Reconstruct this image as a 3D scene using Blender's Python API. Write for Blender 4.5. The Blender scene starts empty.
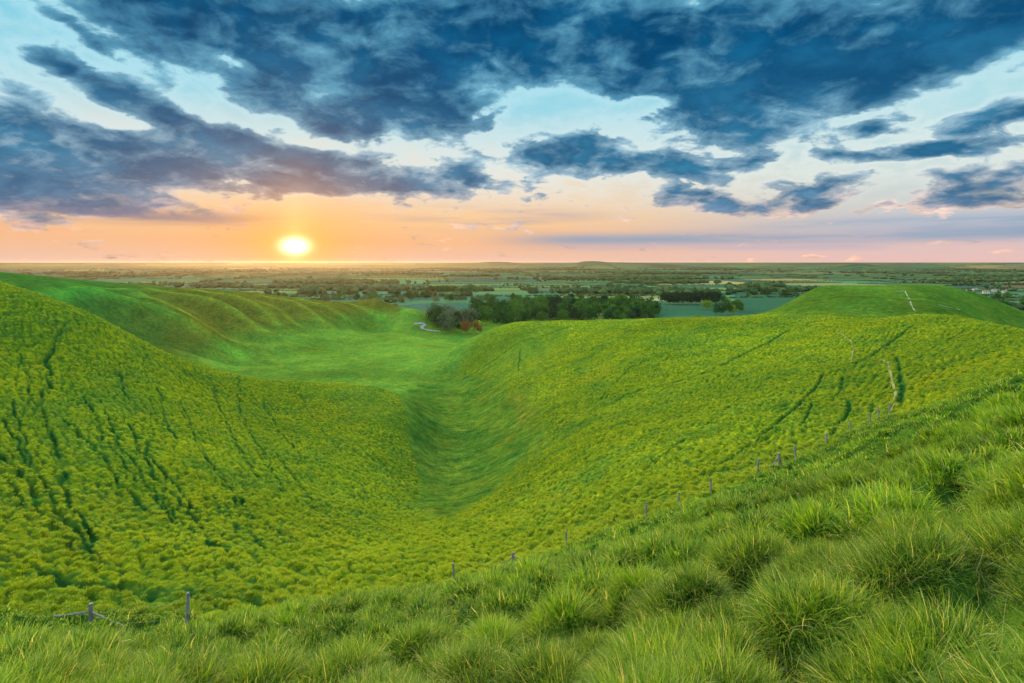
import bpy, math, random
import numpy as np
from mathutils import Vector, Matrix, noise as mnoise

random.seed(7)
rng = np.random.default_rng(11)
F, CX, HY = 560.0, 512.0, 262.5          # lens: focal length and horizon in photo pixels
SC = bpy.context.scene
COL = SC.collection

# ------------------------------------------------------------------ terrain
# survey points of the hillside: (bearing px, level px, distance north)
S = """
-60 850 3|60 840 3|200 830 3|350 830 3|512 830 3|700 820 3|850 800 3|1000 780 2.7
-60 760 5|60 765 5|200 765 5|350 760 5|512 750 5|700 710 4.8|850 690 4.8|1000 650 4.4
-60 712 8|100 715 8|230 712 8|350 700 8|450 690 7.6|540 680 7|620 665 7|700 640 6.6|800 630 6|900 620 5.4|1000 595 5.3
-60 688 12|100 690 12|230 684 12|350 668 12|450 648 11|540 634 10.5
-60 662 18|100 663 18|230 652 18|350 640 17|450 622 16|530 606 16
0 640 24|90 640 25.5|187 637 26|280 620 28|360 608 26|450 600 24|530 592 20
0 625 29|90 629 29|187 630 29|100 603 37|0 600 35|200 605 37|300 598 40|380 592 42|454 584 44|513 571 45|567 551 45|646 520 46|711 496 47|757 479 49|796 462 53|826 444 58|851 434 63|879 418 70
600 572 20|640 600 11|700 560 15|700 545 18|800 560 10|800 530 14|900 555 7.6|900 520 10|1000 545 6.8
700 518 28|800 500 23|900 490 14|1000 500 9
850 460 34|900 430 45|940 460 17|960 430 26|1000 440 16|1000 400 26|960 405 40|1024 385 30
0 560 42|0 500 60|0 440 77|0 390 93|0 340 110|0 305 124|-60 440 72|-60 340 100|-60 560 40
50 560 44|50 500 62|50 430 86|50 370 109|50 325 123
100 560 46|100 500 66|100 420 95|100 370 118|100 340 130
200 560 49|200 500 75|200 430 110|200 390 145
300 560 52|300 500 88|300 440 130|300 402 170
380 560 54|380 510 98|380 450 140|370 405 176
440 560 56|435 535 78|432 515 100|430 490 125|430 450 160|435 415 205|440 395 240|430 370 300
0 284 134|-60 268 134|40 298 132|100 323 136|150 346 150|200 366 165|250 378 180|300 382.5 190|345 383.5 197|380 388 195|398 400 180|408 425 165
500 560 56|520 490 100|500 440 160|480 400 225|545 430 145|540 400 178|560 450 120
600 500 66|600 440 108|600 380 170|600 345 225|520 380 214|520 348 262
700 460 66|700 400 115|700 350 180
800 430 70|800 400 90|800 350 152|800 325 200
860 415 76|880 380 92|900 345 128|960 350 95|1000 365 66|1000 345 92|1040 360 60
443 358 312|460 346 318|480 334 322|500 326.5 315|520 322.5 305|560 320.5 290|600 320 275|650 319 262|700 318 248|740 316.5 236
480 382 250|480 358 285|500 380 235|500 352 276|460 366 298|540 350 255|560 370 205
1000 326 130|1040 335 120|950 316 160|1080 345 110
880 320 182|850 318 192|810 318 205|915 316 182
"""
P = []
for t in S.replace('\n', '|').split('|'):
    t = t.split()
    if len(t) == 3:
        px, py, Y = map(float, t)
        P.append(((px-CX)/F*Y, Y, -(py-HY)/F*Y))
def zp(px, Y, z): P.append(((px-CX)/F*Y, Y, z))
# the summit of the flat topped mound, then its far side
for px, py, Y in [(780,309,238),(800,303,240),(820,296.5,243),(840,290.5,246),(860,287.5,250),(890,286,252),(920,286.2,252),(950,288.5,250),
                  (975,294,248),(1000,303.5,242),(1024,316,236),(1050,325,230),
                  (850,300,226),(885,302,219),(915,302,218),(945,302,219),(965,308,222),(890,290,242),(925,290,241),
                  (860,314,207),(905,314,204),(940,313,203),(985,321,212),(1010,330,215)]:
    P.append(((px-CX)/F*Y, Y, -(py-HY)/F*Y))
for px in (820, 860, 900, 940): zp(px, 268, -11.5)
for px in (780, 850, 930, 1010, 1080): zp(px, 310, -33); zp(px, 380, -50)
zp(1060, 160, -24); zp(1100, 230, -38)
# behind the near left hill crest: a dry side valley
for px, Y, z in [(0,168,-13),(0,200,-24),(60,165,-19),(60,210,-32),(110,175,-27),(110,230,-41),(160,195,-36),(160,250,-48),(210,210,-43),(210,262,-53),
                 (260,218,-47),(260,270,-56),(310,228,-51),(310,280,-57),(360,232,-54),(360,290,-57.5),(395,228,-54),(405,260,-56.5),
                 (-60,168,-9),(-60,200,-20),(-60,260,-30)]: zp(px, Y, z)
# far left ridge
for px, py, Y in [(-60,273,310),(0,273,335),(50,277.5,365),(100,282.5,398),(150,286.5,425),(200,290,452),(250,293.5,480),(300,298.5,508),(340,302,525),(375,304.5,532),(400,307,540),(418,312,550),(428,320,560),
                  (-60,272.5,345),(0,272.8,365),(50,277,395),(100,282,430),(150,286.5,456),(200,290,485),(250,293.5,512),(300,299,540),(340,303,555),
                  (0,283,262),(40,299,252),(60,291,290),(100,303,300),(100,318,275),(150,308,330),(170,332,305),(200,315,372),(235,354,328),(210,338,330),
                  (260,327,398),(250,309,430),(230,330,370),(300,315,455),(300,328,425),(350,313,500),(250,369,292),(240,360,325),(260,348,345),(300,338,396),(350,325,480),(375,320,520),
                  (250,300,458),(200,300,425),(150,296,385),(300,305,485),
                  (300,352,362),(350,345,396),(380,335,450),(400,360,330),(420,345,390),(330,366,308),(350,335,430),(430,335,470),(460,330,500)]:
    P.append(((px-CX)/F*Y, Y, -(py-HY)/F*Y))
for px, Y, z in [(-60,370,-8),(0,420,-14),(0,520,-32),(100,500,-24),(100,600,-46),(200,560,-33),(200,660,-56),(300,600,-43),(300,690,-61),(370,610,-51),(400,630,-57),(380,700,-62)]: zp(px, Y, z)
# behind the right hand spur
for px, Y, z in [(470,362,-55),(500,355,-45),(520,430,-59.5),(560,340,-43),(600,325,-40),(600,410,-58),(680,305,-37.5),(680,395,-56),(750,285,-32),(750,360,-50)]: zp(px, Y, z)
# vale floor
zp(420, 560, -58.5); zp(460, 600, -60)
for px in (-60, 100, 260, 420, 560, 700, 860, 1020, 1090):
    for Y, z in ((760,-64),(1000,-69),(1500,-79),(2400,-88),(5000,-90),(12000,-90),(30000,-90)):
        if px < 200 and Y < 900: continue
        zp(px, Y, z)
for px in (480, 620, 760, 900, 1060): zp(px, 520, -59)
P.append((0.3, 1.2, -2.3)); P.append((-1.0, 1.3, -2.4)); P.append((1.0, 1.2, -2.15))
P = np.array(P)
def warp(X, Y):
    r = np.hypot(X, Y); az = np.arctan2(X, Y)
    return az*2.2, np.log(r + .3)
def tps(d2): return np.where(d2 > 0, d2*np.log(d2 + 1e-20), 0.0)
_u, _w = warp(P[:,0], P[:,1])
_n = len(P)
_K = tps((_u[:,None]-_u[None])**2 + (_w[:,None]-_w[None])**2) + np.eye(_n)*2e-4
_A = np.zeros((_n+3, _n+3)); _A[:_n,:_n] = _K
_A[:_n,_n] = 1; _A[:_n,_n+1] = _u; _A[:_n,_n+2] = _w
_A[_n:, :_n] = _A[:_n,_n:].T
_c = np.linalg.solve(_A, np.concatenate([P[:,2], np.zeros(3)]))
def smooth(a, b, x):
    t = np.clip((x-a)/(b-a), 0, 1); return t*t*(3-2*t)
def base0(X, Y):
    X = np.asarray(X, float); Y = np.asarray(Y, float)
    sh = X.shape; X = X.ravel(); Y = Y.ravel()
    r = np.hypot(X, Y); az = np.arctan2(X, Y)
    u = np.clip(az, -.86, .86)*2.2; w = np.log(np.clip(r, .9, 26000) + .3)
    z = np.full(len(u), _c[_n])
    for i in range(0, len(u), 60000):
        s = slice(i, i+60000)
        d2 = (u[s,None]-_u[None])**2 + (w[s,None]-_w[None])**2
        z[s] += tps(d2) @ _c[:_n]
    z += _c[_n+1]*u + _c[_n+2]*w
    # far vale: flat
    k = smooth(1500, 2600, r); z = z*(1-k) + (-88.5)*k
    # behind the viewer: gently sloping down top
    k = smooth(1.0, 2.0, np.abs(az)); zb = -2.2 - .02*np.minimum(r, 900)
    z = z*(1-k) + zb*k
    return z.reshape(sh)
# low hills on the horizon (bearing px, half width px, distance, top)
HILLS = [(592,24,9500,8),(560,60,10500,-26),(640,45,10500,-20),(497,24,11000,-42),(470,50,11500,-60),(730,60,11500,-34),(860,22,9000,-20),(900,90,11500,-50),
         (200,60,11000,-58),(90,60,11500,-52),(330,70,11800,-55),(1000,70,11500,-55),(530,160,11800,-42)]
def hills(X, Y):
    z = np.zeros_like(X); az = np.arctan2(X, Y); r = np.hypot(X, Y)
    z = z + 88*smooth(12200, 15200, r)
    for px, hw, D, top in HILLS:
        a = math.atan((px-CX)/F); s = hw/F*math.cos(a)**2
        z += (top+90)*np.exp(-np.abs((az-a)/s)**2.6)*np.exp(-((r-D)/(D*.07))**2)
    return z
def raw(X, Y): 
    X = np.asarray(X, float); Y = np.asarray(Y, float)
    return base0(X, Y) + hills(X, Y)
_rr = np.exp(np.linspace(math.log(1.6), math.log(9000), 3000))
def hit(px, py, fn=raw, lo=1.6):
    """where the sight line of a bearing and level meets the ground"""
    u = (px-CX)/F; v = -(py-HY)/F
    Y = _rr; d = v*Y - fn(u*Y, Y)
    ok = Y > lo
    k = np.where(ok[:-1] & (d[:-1] > 0) & (d[1:] <= 0))[0]
    if len(k) == 0: return None
    k = k[0]; t = d[k]/(d[k]-d[k+1]); y = Y[k] + t*(Y[k+1]-Y[k])
    return (u*y, y)
def seg_dist(X, Y, pts):
    """distance to polyline and side"""
    best = np.full(X.shape, 1e9); side = np.zeros(X.shape)
    for (ax, ay), (bx, by) in zip(pts[:-1], pts[1:]):
        dx, dy = bx-ax, by-ay; L = dx*dx+dy*dy+1e-9
        t = np.clip(((X-ax)*dx + (Y-ay)*dy)/L, 0, 1)
        d = np.hypot(X-ax-t*dx, Y-ay-t*dy); m = d < best
        best[m] = d[m]
        side[m] = np.sign((dx*(Y-ay) - dy*(X-ax)))[m]
    return best, side
def local(X, Y, pts, pad):
    a = np.array(pts); x0, y0 = a.min(0)-pad; x1, y1 = a.max(0)+pad
    return (X > x0) & (X < x1) & (Y > y0) & (Y < y1)
def poly(pxs, fn=raw, lo=1.6):
    out = []
    for q in pxs:
        h = hit(q[0], q[1], fn, q[2] if len(q) > 2 else lo)
        if h: out.append(h)
    return out
# flutes of the far slope: crest lines
RIBS_PX = [[(45,296,200),(80,300,200),(112,308,200),(150,318,200),(180,330,200),(215,346,200),(238,357,200)],
           [(75,285,200),(112,293,200),(150,308,200),(185,322,200),(212,336,200),(235,345,200)],
           [(150,289,200),(180,298,200),(210,310,200),(240,322,200),(262,334,200)],
           [(190,290,200),(215,296,200),(240,305,200),(265,316,200),(280,326,200)],
           [(235,296,200),(262,306,200),(282,316,200),(296,326,200)],
           [(262,296,200),(290,305,200),(312,316,200),(320,322,200)],
           [(300,299,200),(322,308,200),(345,319,200)],
           [(345,303,200),(365,309,200),(385,317,200)]]
RIBS = [poly(r) for r in RIBS_PX]
RIBW = [15, 14, 12, 11, 10, 10, 10, 8]; RIBA = [12, 11, 10, 9, 9, 9, 7, 5]
def rib_h(X, Y, pts, d, w, a):
    d0 = np.hypot(X-pts[0][0], Y-pts[0][1]); d1 = np.hypot(X-pts[-1][0], Y-pts[-1][1])
    return a*(np.exp(-d/w) - .4*np.exp(-((d-w*1.5)/(w*.6))**2))*(1-np.exp(-(d0/34)**2))*(1-.8*np.exp(-(d1/25)**2))
def ground(X, Y):
    X = np.asarray(X, float); Y = np.asarray(Y, float)
    z = raw(X, Y)
    for pts, w, a in zip(RIBS, RIBW, RIBA):
        m = local(X, Y, pts, 70)
        if not m.any(): continue
        d, s = seg_dist(X[m], Y[m], pts)
        z[m] += rib_h(X[m], Y[m], pts, d, w, a)
    return z
# ------------------------------------------------------------------ helpers
def tag(o, label=None, cat=None, group=None, kind=None):
    if label: o['label'] = label
    if cat: o['category'] = cat
    if group: o['group'] = group
    if kind: o['kind'] = kind
    return o
def link(o, parent=None):
    COL.objects.link(o)
    if parent: o.parent = parent
    return o
def np_mesh(name, V, Fq, smooth_=True, k=None):
    """numpy arrays to a mesh; Fq is (n,k) of vertex indices"""
    me = bpy.data.meshes.new(name)
    V = np.asarray(V, np.float32); Fq = np.asarray(Fq, np.int32); k = Fq.shape[1]
    me.vertices.add(len(V)); me.vertices.foreach_set('co', V.ravel())
    me.loops.add(Fq.size); me.loops.foreach_set('vertex_index', Fq.ravel())
    me.polygons.add(len(Fq)); me.polygons.foreach_set('loop_start', np.arange(len(Fq), dtype=np.int32)*k)
    me.update(calc_edges=True)
    me.polygons.foreach_set('use_smooth', np.full(len(Fq), smooth_)); me.update()
    return me
def obj(name, me, mat=None, parent=None):
    o = bpy.data.objects.new(name, me)
    if mat and not me.materials: me.materials.append(mat)
    return link(o, parent)
class NT:
    """small node tree writer"""
    def __init__(s, tree): s.t = tree; s.n = tree.nodes; s.l = tree.links
    def add(s, typ, **kw):
        n = s.n.new(typ)
        for k, v in kw.items():
            if k.startswith('i_'): s.set(n.inputs[k[2:].replace('_', ' ')] if k[2:].replace('_',' ') in n.inputs else n.inputs[int(k[2:])], v)
            else: setattr(n, k, v)
        return n
    def set(s, inp, v):
        if isinstance(v, bpy.types.NodeSocket): s.l.new(v, inp)
        elif isinstance(v, bpy.types.Node): s.l.new(v.outputs[0], inp)
        else: inp.default_value = v
    def math(s, op, a, b=None, c=None, clamp=False):
        n = s.n.new('ShaderNodeMath'); n.operation = op; n.use_clamp = clamp
        for i, v in enumerate((a, b, c)):
            if v is not None: s.set(n.inputs[i], v)
        return n.outputs[0]
    def mix(s, f, a, b, mode='MIX'):
        n = s.n.new('ShaderNodeMix'); n.data_type = 'RGBA'; n.blend_type = mode; n.clamp_factor = True
        s.set(n.inputs[0], f); 
        for i, v in ((6, a), (7, b)):
            if isinstance(v, tuple) and len(v) == 3: v = (*v, 1)
            s.set(n.inputs[i], v)
        return n.outputs[2]
    def ramp(s, f, stops, interp='LINEAR'):
        n = s.n.new('ShaderNodeValToRGB'); n.color_ramp.interpolation = interp
        e = n.color_ramp.elements
        while len(e) < len(stops): e.new(.5)
        for el, (p, c) in zip(e, stops):
            el.position = p; el.color = (*c, 1) if len(c) == 3 else c
        s.set(n.inputs[0], f); return n.outputs[0]
    def noise(s, vec, scale, detail=4, rough=.55, dist=0, out=0):
        n = s.n.new('ShaderNodeTexNoise'); s.set(n.inputs['Vector'], vec)
        n.inputs['Scale'].default_value = scale; n.inputs['Detail'].default_value = detail
        n.inputs['Roughness'].default_value = rough; n.inputs['Distortion'].default_value = dist
        return n.outputs[out]
    def mrange(s, v, a, b, c=0, d=1, smooth_=True):
        n = s.n.new('ShaderNodeMapRange'); n.interpolation_type = 'SMOOTHSTEP' if smooth_ else 'LINEAR'
        s.set(n.inputs[0], v)
        for i, q in enumerate((a, b, c, d)): n.inputs[i+1].default_value = q
        return n.outputs[0]
def material(name):
    m = bpy.data.materials.new(name); m.use_nodes = True
    m.node_tree.nodes.clear(); N = NT(m.node_tree)
    N.out = N.add('ShaderNodeOutputMaterial')
    return m, N
def simple_mat(name, col, rough=.8, var=.3, scale=3.0, bump=0.0):
    m, N = material(name)
    geo = N.add('ShaderNodeTexCoord').outputs['Object']
    n = N.noise(geo, scale, 5)
    c = N.mix(N.mrange(n, .3, .7), tuple(x*(1-var) for x in col), tuple(min(1, x*(1+var)) for x in col))
    b = N.add('ShaderNodeBsdfPrincipled'); N.set(b.inputs['Base Color'], c)
    b.inputs['Roughness'].default_value = rough; b.inputs['Specular IOR Level'].default_value = .25
    if bump:
        bm = N.add('ShaderNodeBump'); bm.inputs['Strength'].default_value = bump; N.set(bm.inputs['Height'], n); N.set(b.inputs['Normal'], bm)
    N.l.new(b.outputs[0], N.out.inputs[0]); return m

# ------------------------------------------------------------------ numpy noise
def h2(i, j, s=0):
    n = (i.astype(np.int64)*374761393 + j.astype(np.int64)*668265263 + s*1442695041) & 0xffffffff
    n = ((n ^ (n >> 13))*1274126177) & 0xffffffff
    return ((n ^ (n >> 16)) & 0xffffff)/float(0xffffff)
def vnoise(X, Y, s=0):
    i = np.floor(X); j = np.floor(Y); a = X-i; b = Y-j
    a = a*a*(3-2*a); b = b*b*(3-2*b)
    return (h2(i,j,s)*(1-a)+h2(i+1,j,s)*a)*(1-b) + (h2(i,j+1,s)*(1-a)+h2(i+1,j+1,s)*a)*b
def fbm(X, Y, o=4, s=0):
    z = 0; a = .5; t = 0
    for k in range(o): z = z + a*vnoise(X*2**k+17*k, Y*2**k-9*k, s+k); t += a; a *= .5
    return z/t
def cells(X, Y, s=0):
    """distance to the nearest jittered centre, that centre, its hash"""
    i = np.floor(X); j = np.floor(Y); best = np.full(X.shape, 9.); cx = np.zeros(X.shape); cy = np.zeros(X.shape); hh = np.zeros(X.shape)
    for a in (-1, 0, 1):
        for b in (-1, 0, 1):
            px = i+a+.5+.8*(h2(i+a, j+b, s)-.5); py = j+b+.5+.8*(h2(i+a, j+b, s+5)-.5)
            d = np.hypot(X-px, Y-py); m = d < best
            best = np.where(m, d, best); cx = np.where(m, px, cx); cy = np.where(m, py, cy); hh = np.where(m, h2(i+a, j+b, s+9), hh)
    return best, cx, cy, hh

# ------------------------------------------------------------------ where each kind of ground lies
CRP = np.array([-200,0,40,100,150,200,250,300,345,380,398,408,425,443,460,480,500,520,560,600,650,700,740,780,810,850,915,950,1000,1040,1300])
CRY = np.array([134,134,132,136,150,165,180,190,197,195,180,165,110,210,290,318,315,305,290,275,262,248,236,218,205,192,182,160,130,120,110.])
def crest(X, Y): return np.interp(np.where(Y > .5, X/np.maximum(Y, .5)*F+CX, np.where(X > 0, 1300, -200)), CRP, CRY)
def px_of(X, Y): return np.where(Y > .5, X/np.maximum(Y, .5)*F+CX, np.where(X > 0, 3000, -3000))
def inside(X, Y, pts):
    c = np.zeros(X.shape, bool); n = len(pts)
    for k in range(n):
        (x1, y1), (x2, y2) = pts[k], pts[k-1]
        m = ((y1 > Y) != (y2 > Y)); 
        with np.errstate(divide='ignore', invalid='ignore'): xi = (x2-x1)*(Y-y1)/(y2-y1+1e-12)+x1
        c ^= m & (X < xi)
    return c
FLOOR = poly([(407,392),(418,384),(440,378),(470,372),(505,382),(525,395),(538,410),(546,424),(540,442),(522,466),(498,490),(478,506),(455,518),(428,520),(416,505),(420,470),(408,445),(414,418)], lo=60)
NOSE = poly([(446,362),(455,345),(480,332),(505,328),(545,330),(560,345),(540,360),(520,378),(490,384),(462,376)], lo=120)
NOSE2 = poly([(322,386),(360,388),(392,396),(408,412),(408,436),(392,440),(368,424),(345,406)], lo=90)
PATHS_PX = [  # (points, half width m, depth m)
 ([(62,330),(56,345),(47,362),(50,383),(40,400),(50,430),(62,462),(66,492),(80,522),(97,552)], .5, .5),
 ([(0,455),(20,472),(44,505),(74,535),(95,556)], .6, .6), ([(0,482),(22,500),(50,530),(72,552)], .35, .35),
 ([(66,420),(84,440),(102,458),(116,478),(132,502),(148,516)], .45, .4),
 ([(148,440),(150,460),(172,482),(190,508),(204,522)], .4, .35), ([(158,385),(164,415),(176,440)], .3, .25),
 ([(238,375),(240,410),(252,435),(268,462),(284,492)], .35, .3), ([(278,455),(296,480),(312,503)], .4, .35),
 ([(120,372),(126,400)], .35, .25), ([(100,400),(112,430),(140,470),(170,512)], .3, .25), ([(8,400),(24,440),(40,472)], .3, .25), ([(0,420),(18,445),(42,478),(66,515)], .35, .35), ([(84,395),(100,430),(122,462),(150,492),(176,525)], .35, .35), ([(20,355),(28,380),(30,410)], .3, .3),
 ([(180,400),(196,440),(220,475),(244,508)], .35, .35), ([(130,425),(150,470),(180,505),(210,535)], .35, .35), ([(212,385),(222,410),(238,448),(258,478)], .3, .3), ([(262,400),(280,432),(304,462)], .3, .3), ([(300,395),(318,425),(345,455)], .3, .25), ([(160,500),(190,530),(225,552)], .35, .3), ([(40,520),(70,550),(110,572)], .4, .35),([(230,500),(262,525),(300,545)], .35, .3),
 ([(0,565),(40,574),(80,586),(120,590),(155,600),(190,597),(240,602),(300,606)], .8, .6), ([(214,500),(240,530),(270,552)], .35, .25),
 ([(822,376),(816,388),(800,406),(782,420),(762,438),(736,457),(710,473),(680,489),(650,504),(622,518),(596,532)], .45, .45),
 ([(843,378),(841,388),(838,397)], .4, .35), ([(849,402),(850,410),(842,422),(832,434)], .45, .4), ([(812,404),(804,424)], .3, .25),
 ([(790,330),(765,345),(740,357),(715,369),(690,379),(665,386),(640,391),(618,400)], .8, .5), ([(700,345),(660,355),(630,368),(600,400)], .4, .2),
 ([(932,322),(912,327),(898,338),(884,348),(868,358),(852,366)], .8, .5), ([(968,330),(940,345),(915,362)], .35, .25),
 ([(518,372),(520,350)], .4, .25), ([(560,540),(600,522),(640,508),(690,486),(730,470)], .4, .25),
 ([(740,400),(700,430),(650,465)], .3, .2), ([(896,356),(900,372),(903,390),(902,404)], .55, .45),
]
PATHS = [(poly(p, lo=24), w*.64, d*.88) for p, w, d in PATHS_PX]
# pale trodden tracks
TRACK = poly([(836,332),(846,338),(852,344),(853,352),(851,364)], lo=60), poly([(868,362),(880,361),(888,364),(890,374),(893,386),(896,398),(893,410),(886,420)], lo=60)
def soft_in(X, Y, pts, w):
    out = np.zeros(X.shape); m = local(X, Y, pts, w*2)
    if m.any():
        x, y = X[m], Y[m]; d, _ = seg_dist(x, y, pts+[pts[0]]); d = np.where(inside(x, y, pts), d, -d)
        out[m] = smooth(-w*.5, w*.6, d + w*1.6*(fbm(x/7, y/7, 3, 55)-.5) + w*.7*(vnoise(x/1.3, y/1.3, 56)-.5))
    return out
def tussock_mask(X, Y):
    r = np.hypot(X, Y)
    cy = crest(X, Y)
    m = 1-smooth(.97, 1.08, Y/cy)
    m = m*(1-.92*soft_in(X, Y, FLOOR, 5))*(1-.6*soft_in(X, Y, NOSE, 18))*(1-.4*soft_in(X, Y, NOSE2, 10))
    return np.where(Y > 0, m, .5)
FENCE_PX = [(-60,628),(0,627),(45,631),(90,633),(138,634),(187,633),(232,628),(280,622),(324,614),(368,606),(411,597),(454,587),(484,580),(513,571),(540,562),(567,551),(607,535),(646,520),(678,508),(711,496),(734,488),(757,479),(777,472),(796,462),(811,453),(826,445),(839,440),(851,435),(861,431),(870,427),(879,421),(888,416)]
FENCE = poly(FENCE_PX, lo=22)
def near_mask(X, Y):
    """1 on the camera's side of the fence: rank long grass"""
    p = px_of(X, Y)
    fp = np.array([q[0] for q in FENCE_PX]); fy = np.array([h[1] for h in FENCE])
    n = min(len(fp), len(fy)); lim = np.interp(p, fp[:n], fy[:n], right=fy[n-1])
    lim = lim*np.interp(p, [-60, 250, 460], [1.17, 1.12, 1.0])
    lim = np.where(p > 888, np.interp(p, [888, 940, 1024, 3000], [fy[n-1], 48, 34, 30]), lim)
    return np.where(Y > .3, 1-smooth(.93, 1.06, Y/lim), (np.hypot(X, Y) < 40)*1.0)
def tuss_cells(X, Y):
    # tussocks stand in loose rows that run down and across each side of the valley
    left = (px_of(X, Y) + 90*(vnoise(X/6, Y/6, 12)-.5)) < 425
    al = np.where(left, .62*X-.78*Y, .75*X+.66*Y); ac = np.where(left, .78*X+.62*Y, .66*X-.75*Y)
    wv = fbm(X/10, Y/10, 3, 15)*5.5; ac = ac + wv; sp = 1.45
    al_ = al + .5*(vnoise(X*1.1, Y*1.1, 13)-.5); ac_ = ac + .5*(vnoise(X*1.1, Y*1.1, 14)-.5)
    d, cx, cy, hh = cells(al_/.95, ac_/(sp/2), 51)
    row = np.cos(2*np.pi*(ac_/sp)) ; da, dc = al_-cx*.95, ac_-cy*(sp/2)
    ux = np.where(left, .62, .75); uy = np.where(left, -.78, .66); wx_ = np.where(left, .78, .66); wy_ = np.where(left, .62, -.75)
    return d, np.arctan2(da*uy+dc*wy_, da*ux+dc*wx_), hh, row
def detail(X, Y):
    """small relief: returns height, lushness with painted gap shade"""
    r = np.hypot(X, Y); z = np.zeros(X.shape); lush_shade = np.zeros(X.shape)
    T = tussock_mask(X, Y); Nn = near_mask(X, Y)
    # rank grass mounds near the camera
    wx = X + .5*(vnoise(X*.9, Y*.9, 3)-.5); wy = Y + .5*(vnoise(X*.9, Y*.9, 4)-.5)
    d, cx, cy, hh = cells(wx/1.25, wy/1.25, 21)
    b1 = (np.clip(1-(d/.62)**2, 0, 1))*(.35+.65*hh)
    d2, _, _, h2_ = cells(wx/.75, wy/.75, 31)
    b2 = np.clip(1-(d2/.6)**2, 0, 1)*h2_
    amp = np.interp(r, [1.5, 4, 10], [.10, .38, .62])
    z += Nn*amp*(b1 + .25*b2) + Nn*.8*(fbm(X/4.5, Y/4.5, 3, 8)-.5)*np.interp(r, [2, 8], [.2, 1])
    # tussocks over the open slopes, in loose rows
    s = .62 + .25*vnoise(X/9, Y/9, 44)
    d, phi_, hh, row = tuss_cells(X, Y)
    t1 = np.clip(1-(d/.6)**2, 0, 1)*(.25+.75*hh)
    big = fbm(X/7, Y/7, 3, 66)
    A = .46*(.35+1.2*big)*T*(1-Nn)
    z += A*t1 + T*(1-Nn)*(.05+.16*fbm(X/12, Y/12, 2, 73))*row
    lush_shade = np.maximum(lush_shade, T*(1-Nn)*.72*smooth(.34, .58, d))  # shade between the tussocks, painted into the ground colour
    lush_shade = np.maximum(lush_shade, T*(1-Nn)*smooth(-.35, -.95, row)*smooth(.35,.6,fbm(X/11, Y/11, 2, 71))*.65)
    z += T*(1-Nn)*.5*(fbm(X/2.6, Y/3.4, 3, 77)-.5)
    z += (1-T)*.45*(fbm(X/1.7, Y/1.7, 3, 87)-.5)*smooth(60, 100, r)*(1-smooth(300,500,r))
    # sheep walks
    for pts, w, dp in PATHS:
        if len(pts) < 2: continue
        m = local(X, Y, pts, 4)
        if not m.any(): continue
        xx, yy = X[m], Y[m]
        q = 1.3*(fbm(xx/3.0, yy/3.0, 3, 91)-.5)
        dd, sd = seg_dist(xx+q, yy+q, pts); dd = np.abs(dd)
        br = np.clip(.7+1.2*(fbm(xx/3, yy/3, 2, 95)-.36), .45, 1)*1.1
        g = np.exp(-(dd/w)**2)*br; z[m] -= dp*g*1.1; z[m] += dp*.35*np.exp(-((dd-w*1.9)/w)**2)
        lush_shade[m] = np.maximum(lush_shade[m], np.clip(1.2*np.exp(-(dd/(w*1.3))**2)*br, 0, 1))
    # low turf banks on the coombe floor
    fl = soft_in(X, Y, FLOOR, 5)
    bk = np.clip(fbm(X/9, Y/2.6, 3, 61)-.53, 0, 1)*4; z += fl*.35*bk
    lush_shade = np.maximum(lush_shade, fl*np.clip(bk*.7, 0, .45))
    return z, lush_shade, T, Nn
def ground_at(X, Y, full=True):
    X = np.atleast_1d(np.asarray(X, float)); Y = np.atleast_1d(np.asarray(Y, float))
    z = ground(X, Y)
    if full: z = z + detail(X, Y)[0]
    return z

# ------------------------------------------------------------------ fields of the vale
FA = math.radians(9)
def frot(X, Y): return X*math.cos(FA)+Y*math.sin(FA), -X*math.sin(FA)+Y*math.cos(FA)
def unrot(U, V): return U*math.cos(FA)-V*math.sin(FA), U*math.sin(FA)+V*math.cos(FA)
FIELD_COLS = [(.030,.088,.05),(.022,.078,.05),(.045,.10,.042),(.065,.11,.04),(.035,.085,.045),(.022,.065,.05),(.10,.12,.055),(.20,.17,.07),(.075,.06,.035),(.05,.085,.04),(.03,.11,.06),(.17,.17,.10)]
FIELD_W = [4,4,4,3,3,3,2,.9,1.2,3,3,.3]
HEDGES = []
def split_fields(X, Y, colour):
    U, V = frot(X, Y)
    rnd = random.Random(5)
    def rec(idx, u0, u1, v0, v1):
        du, dv = u1-u0, v1-v0
        d = math.hypot((u0+u1)/2, (v0+v1)/2)
        if v0 > 0 or True:
            lim = max(130, min(d*.13, 900))
        if max(du, dv*1.5) > lim*(1.3+rnd.random()*.9):
            if du > dv*1.5:
                t = u0 + du*rnd.uniform(.36,.64); m = U[idx] < t
                if len(idx) or True:
                    HEDGES.append((t, v0, t, v1, d)); rec(idx[m], u0, t, v0, v1); rec(idx[~m], t, u1, v0, v1)
            else:
                t = v0 + dv*rnd.uniform(.36,.64); m = V[idx] < t
                HEDGES.append((u0, t, u1, t, d)); rec(idx[m], u0, u1, v0, t); rec(idx[~m], u0, u1, t, v1)
            return
        c = rnd.choices(FIELD_COLS, FIELD_W)[0]; k = rnd.uniform(.8, 1.2)
        if len(idx): colour[idx] = [x*k for x in c]
    sel = np.where((Y > 430) & (np.abs(X) < 26000))[0]
    rec(sel, -28000, 28000, -6000, 30000)

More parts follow.
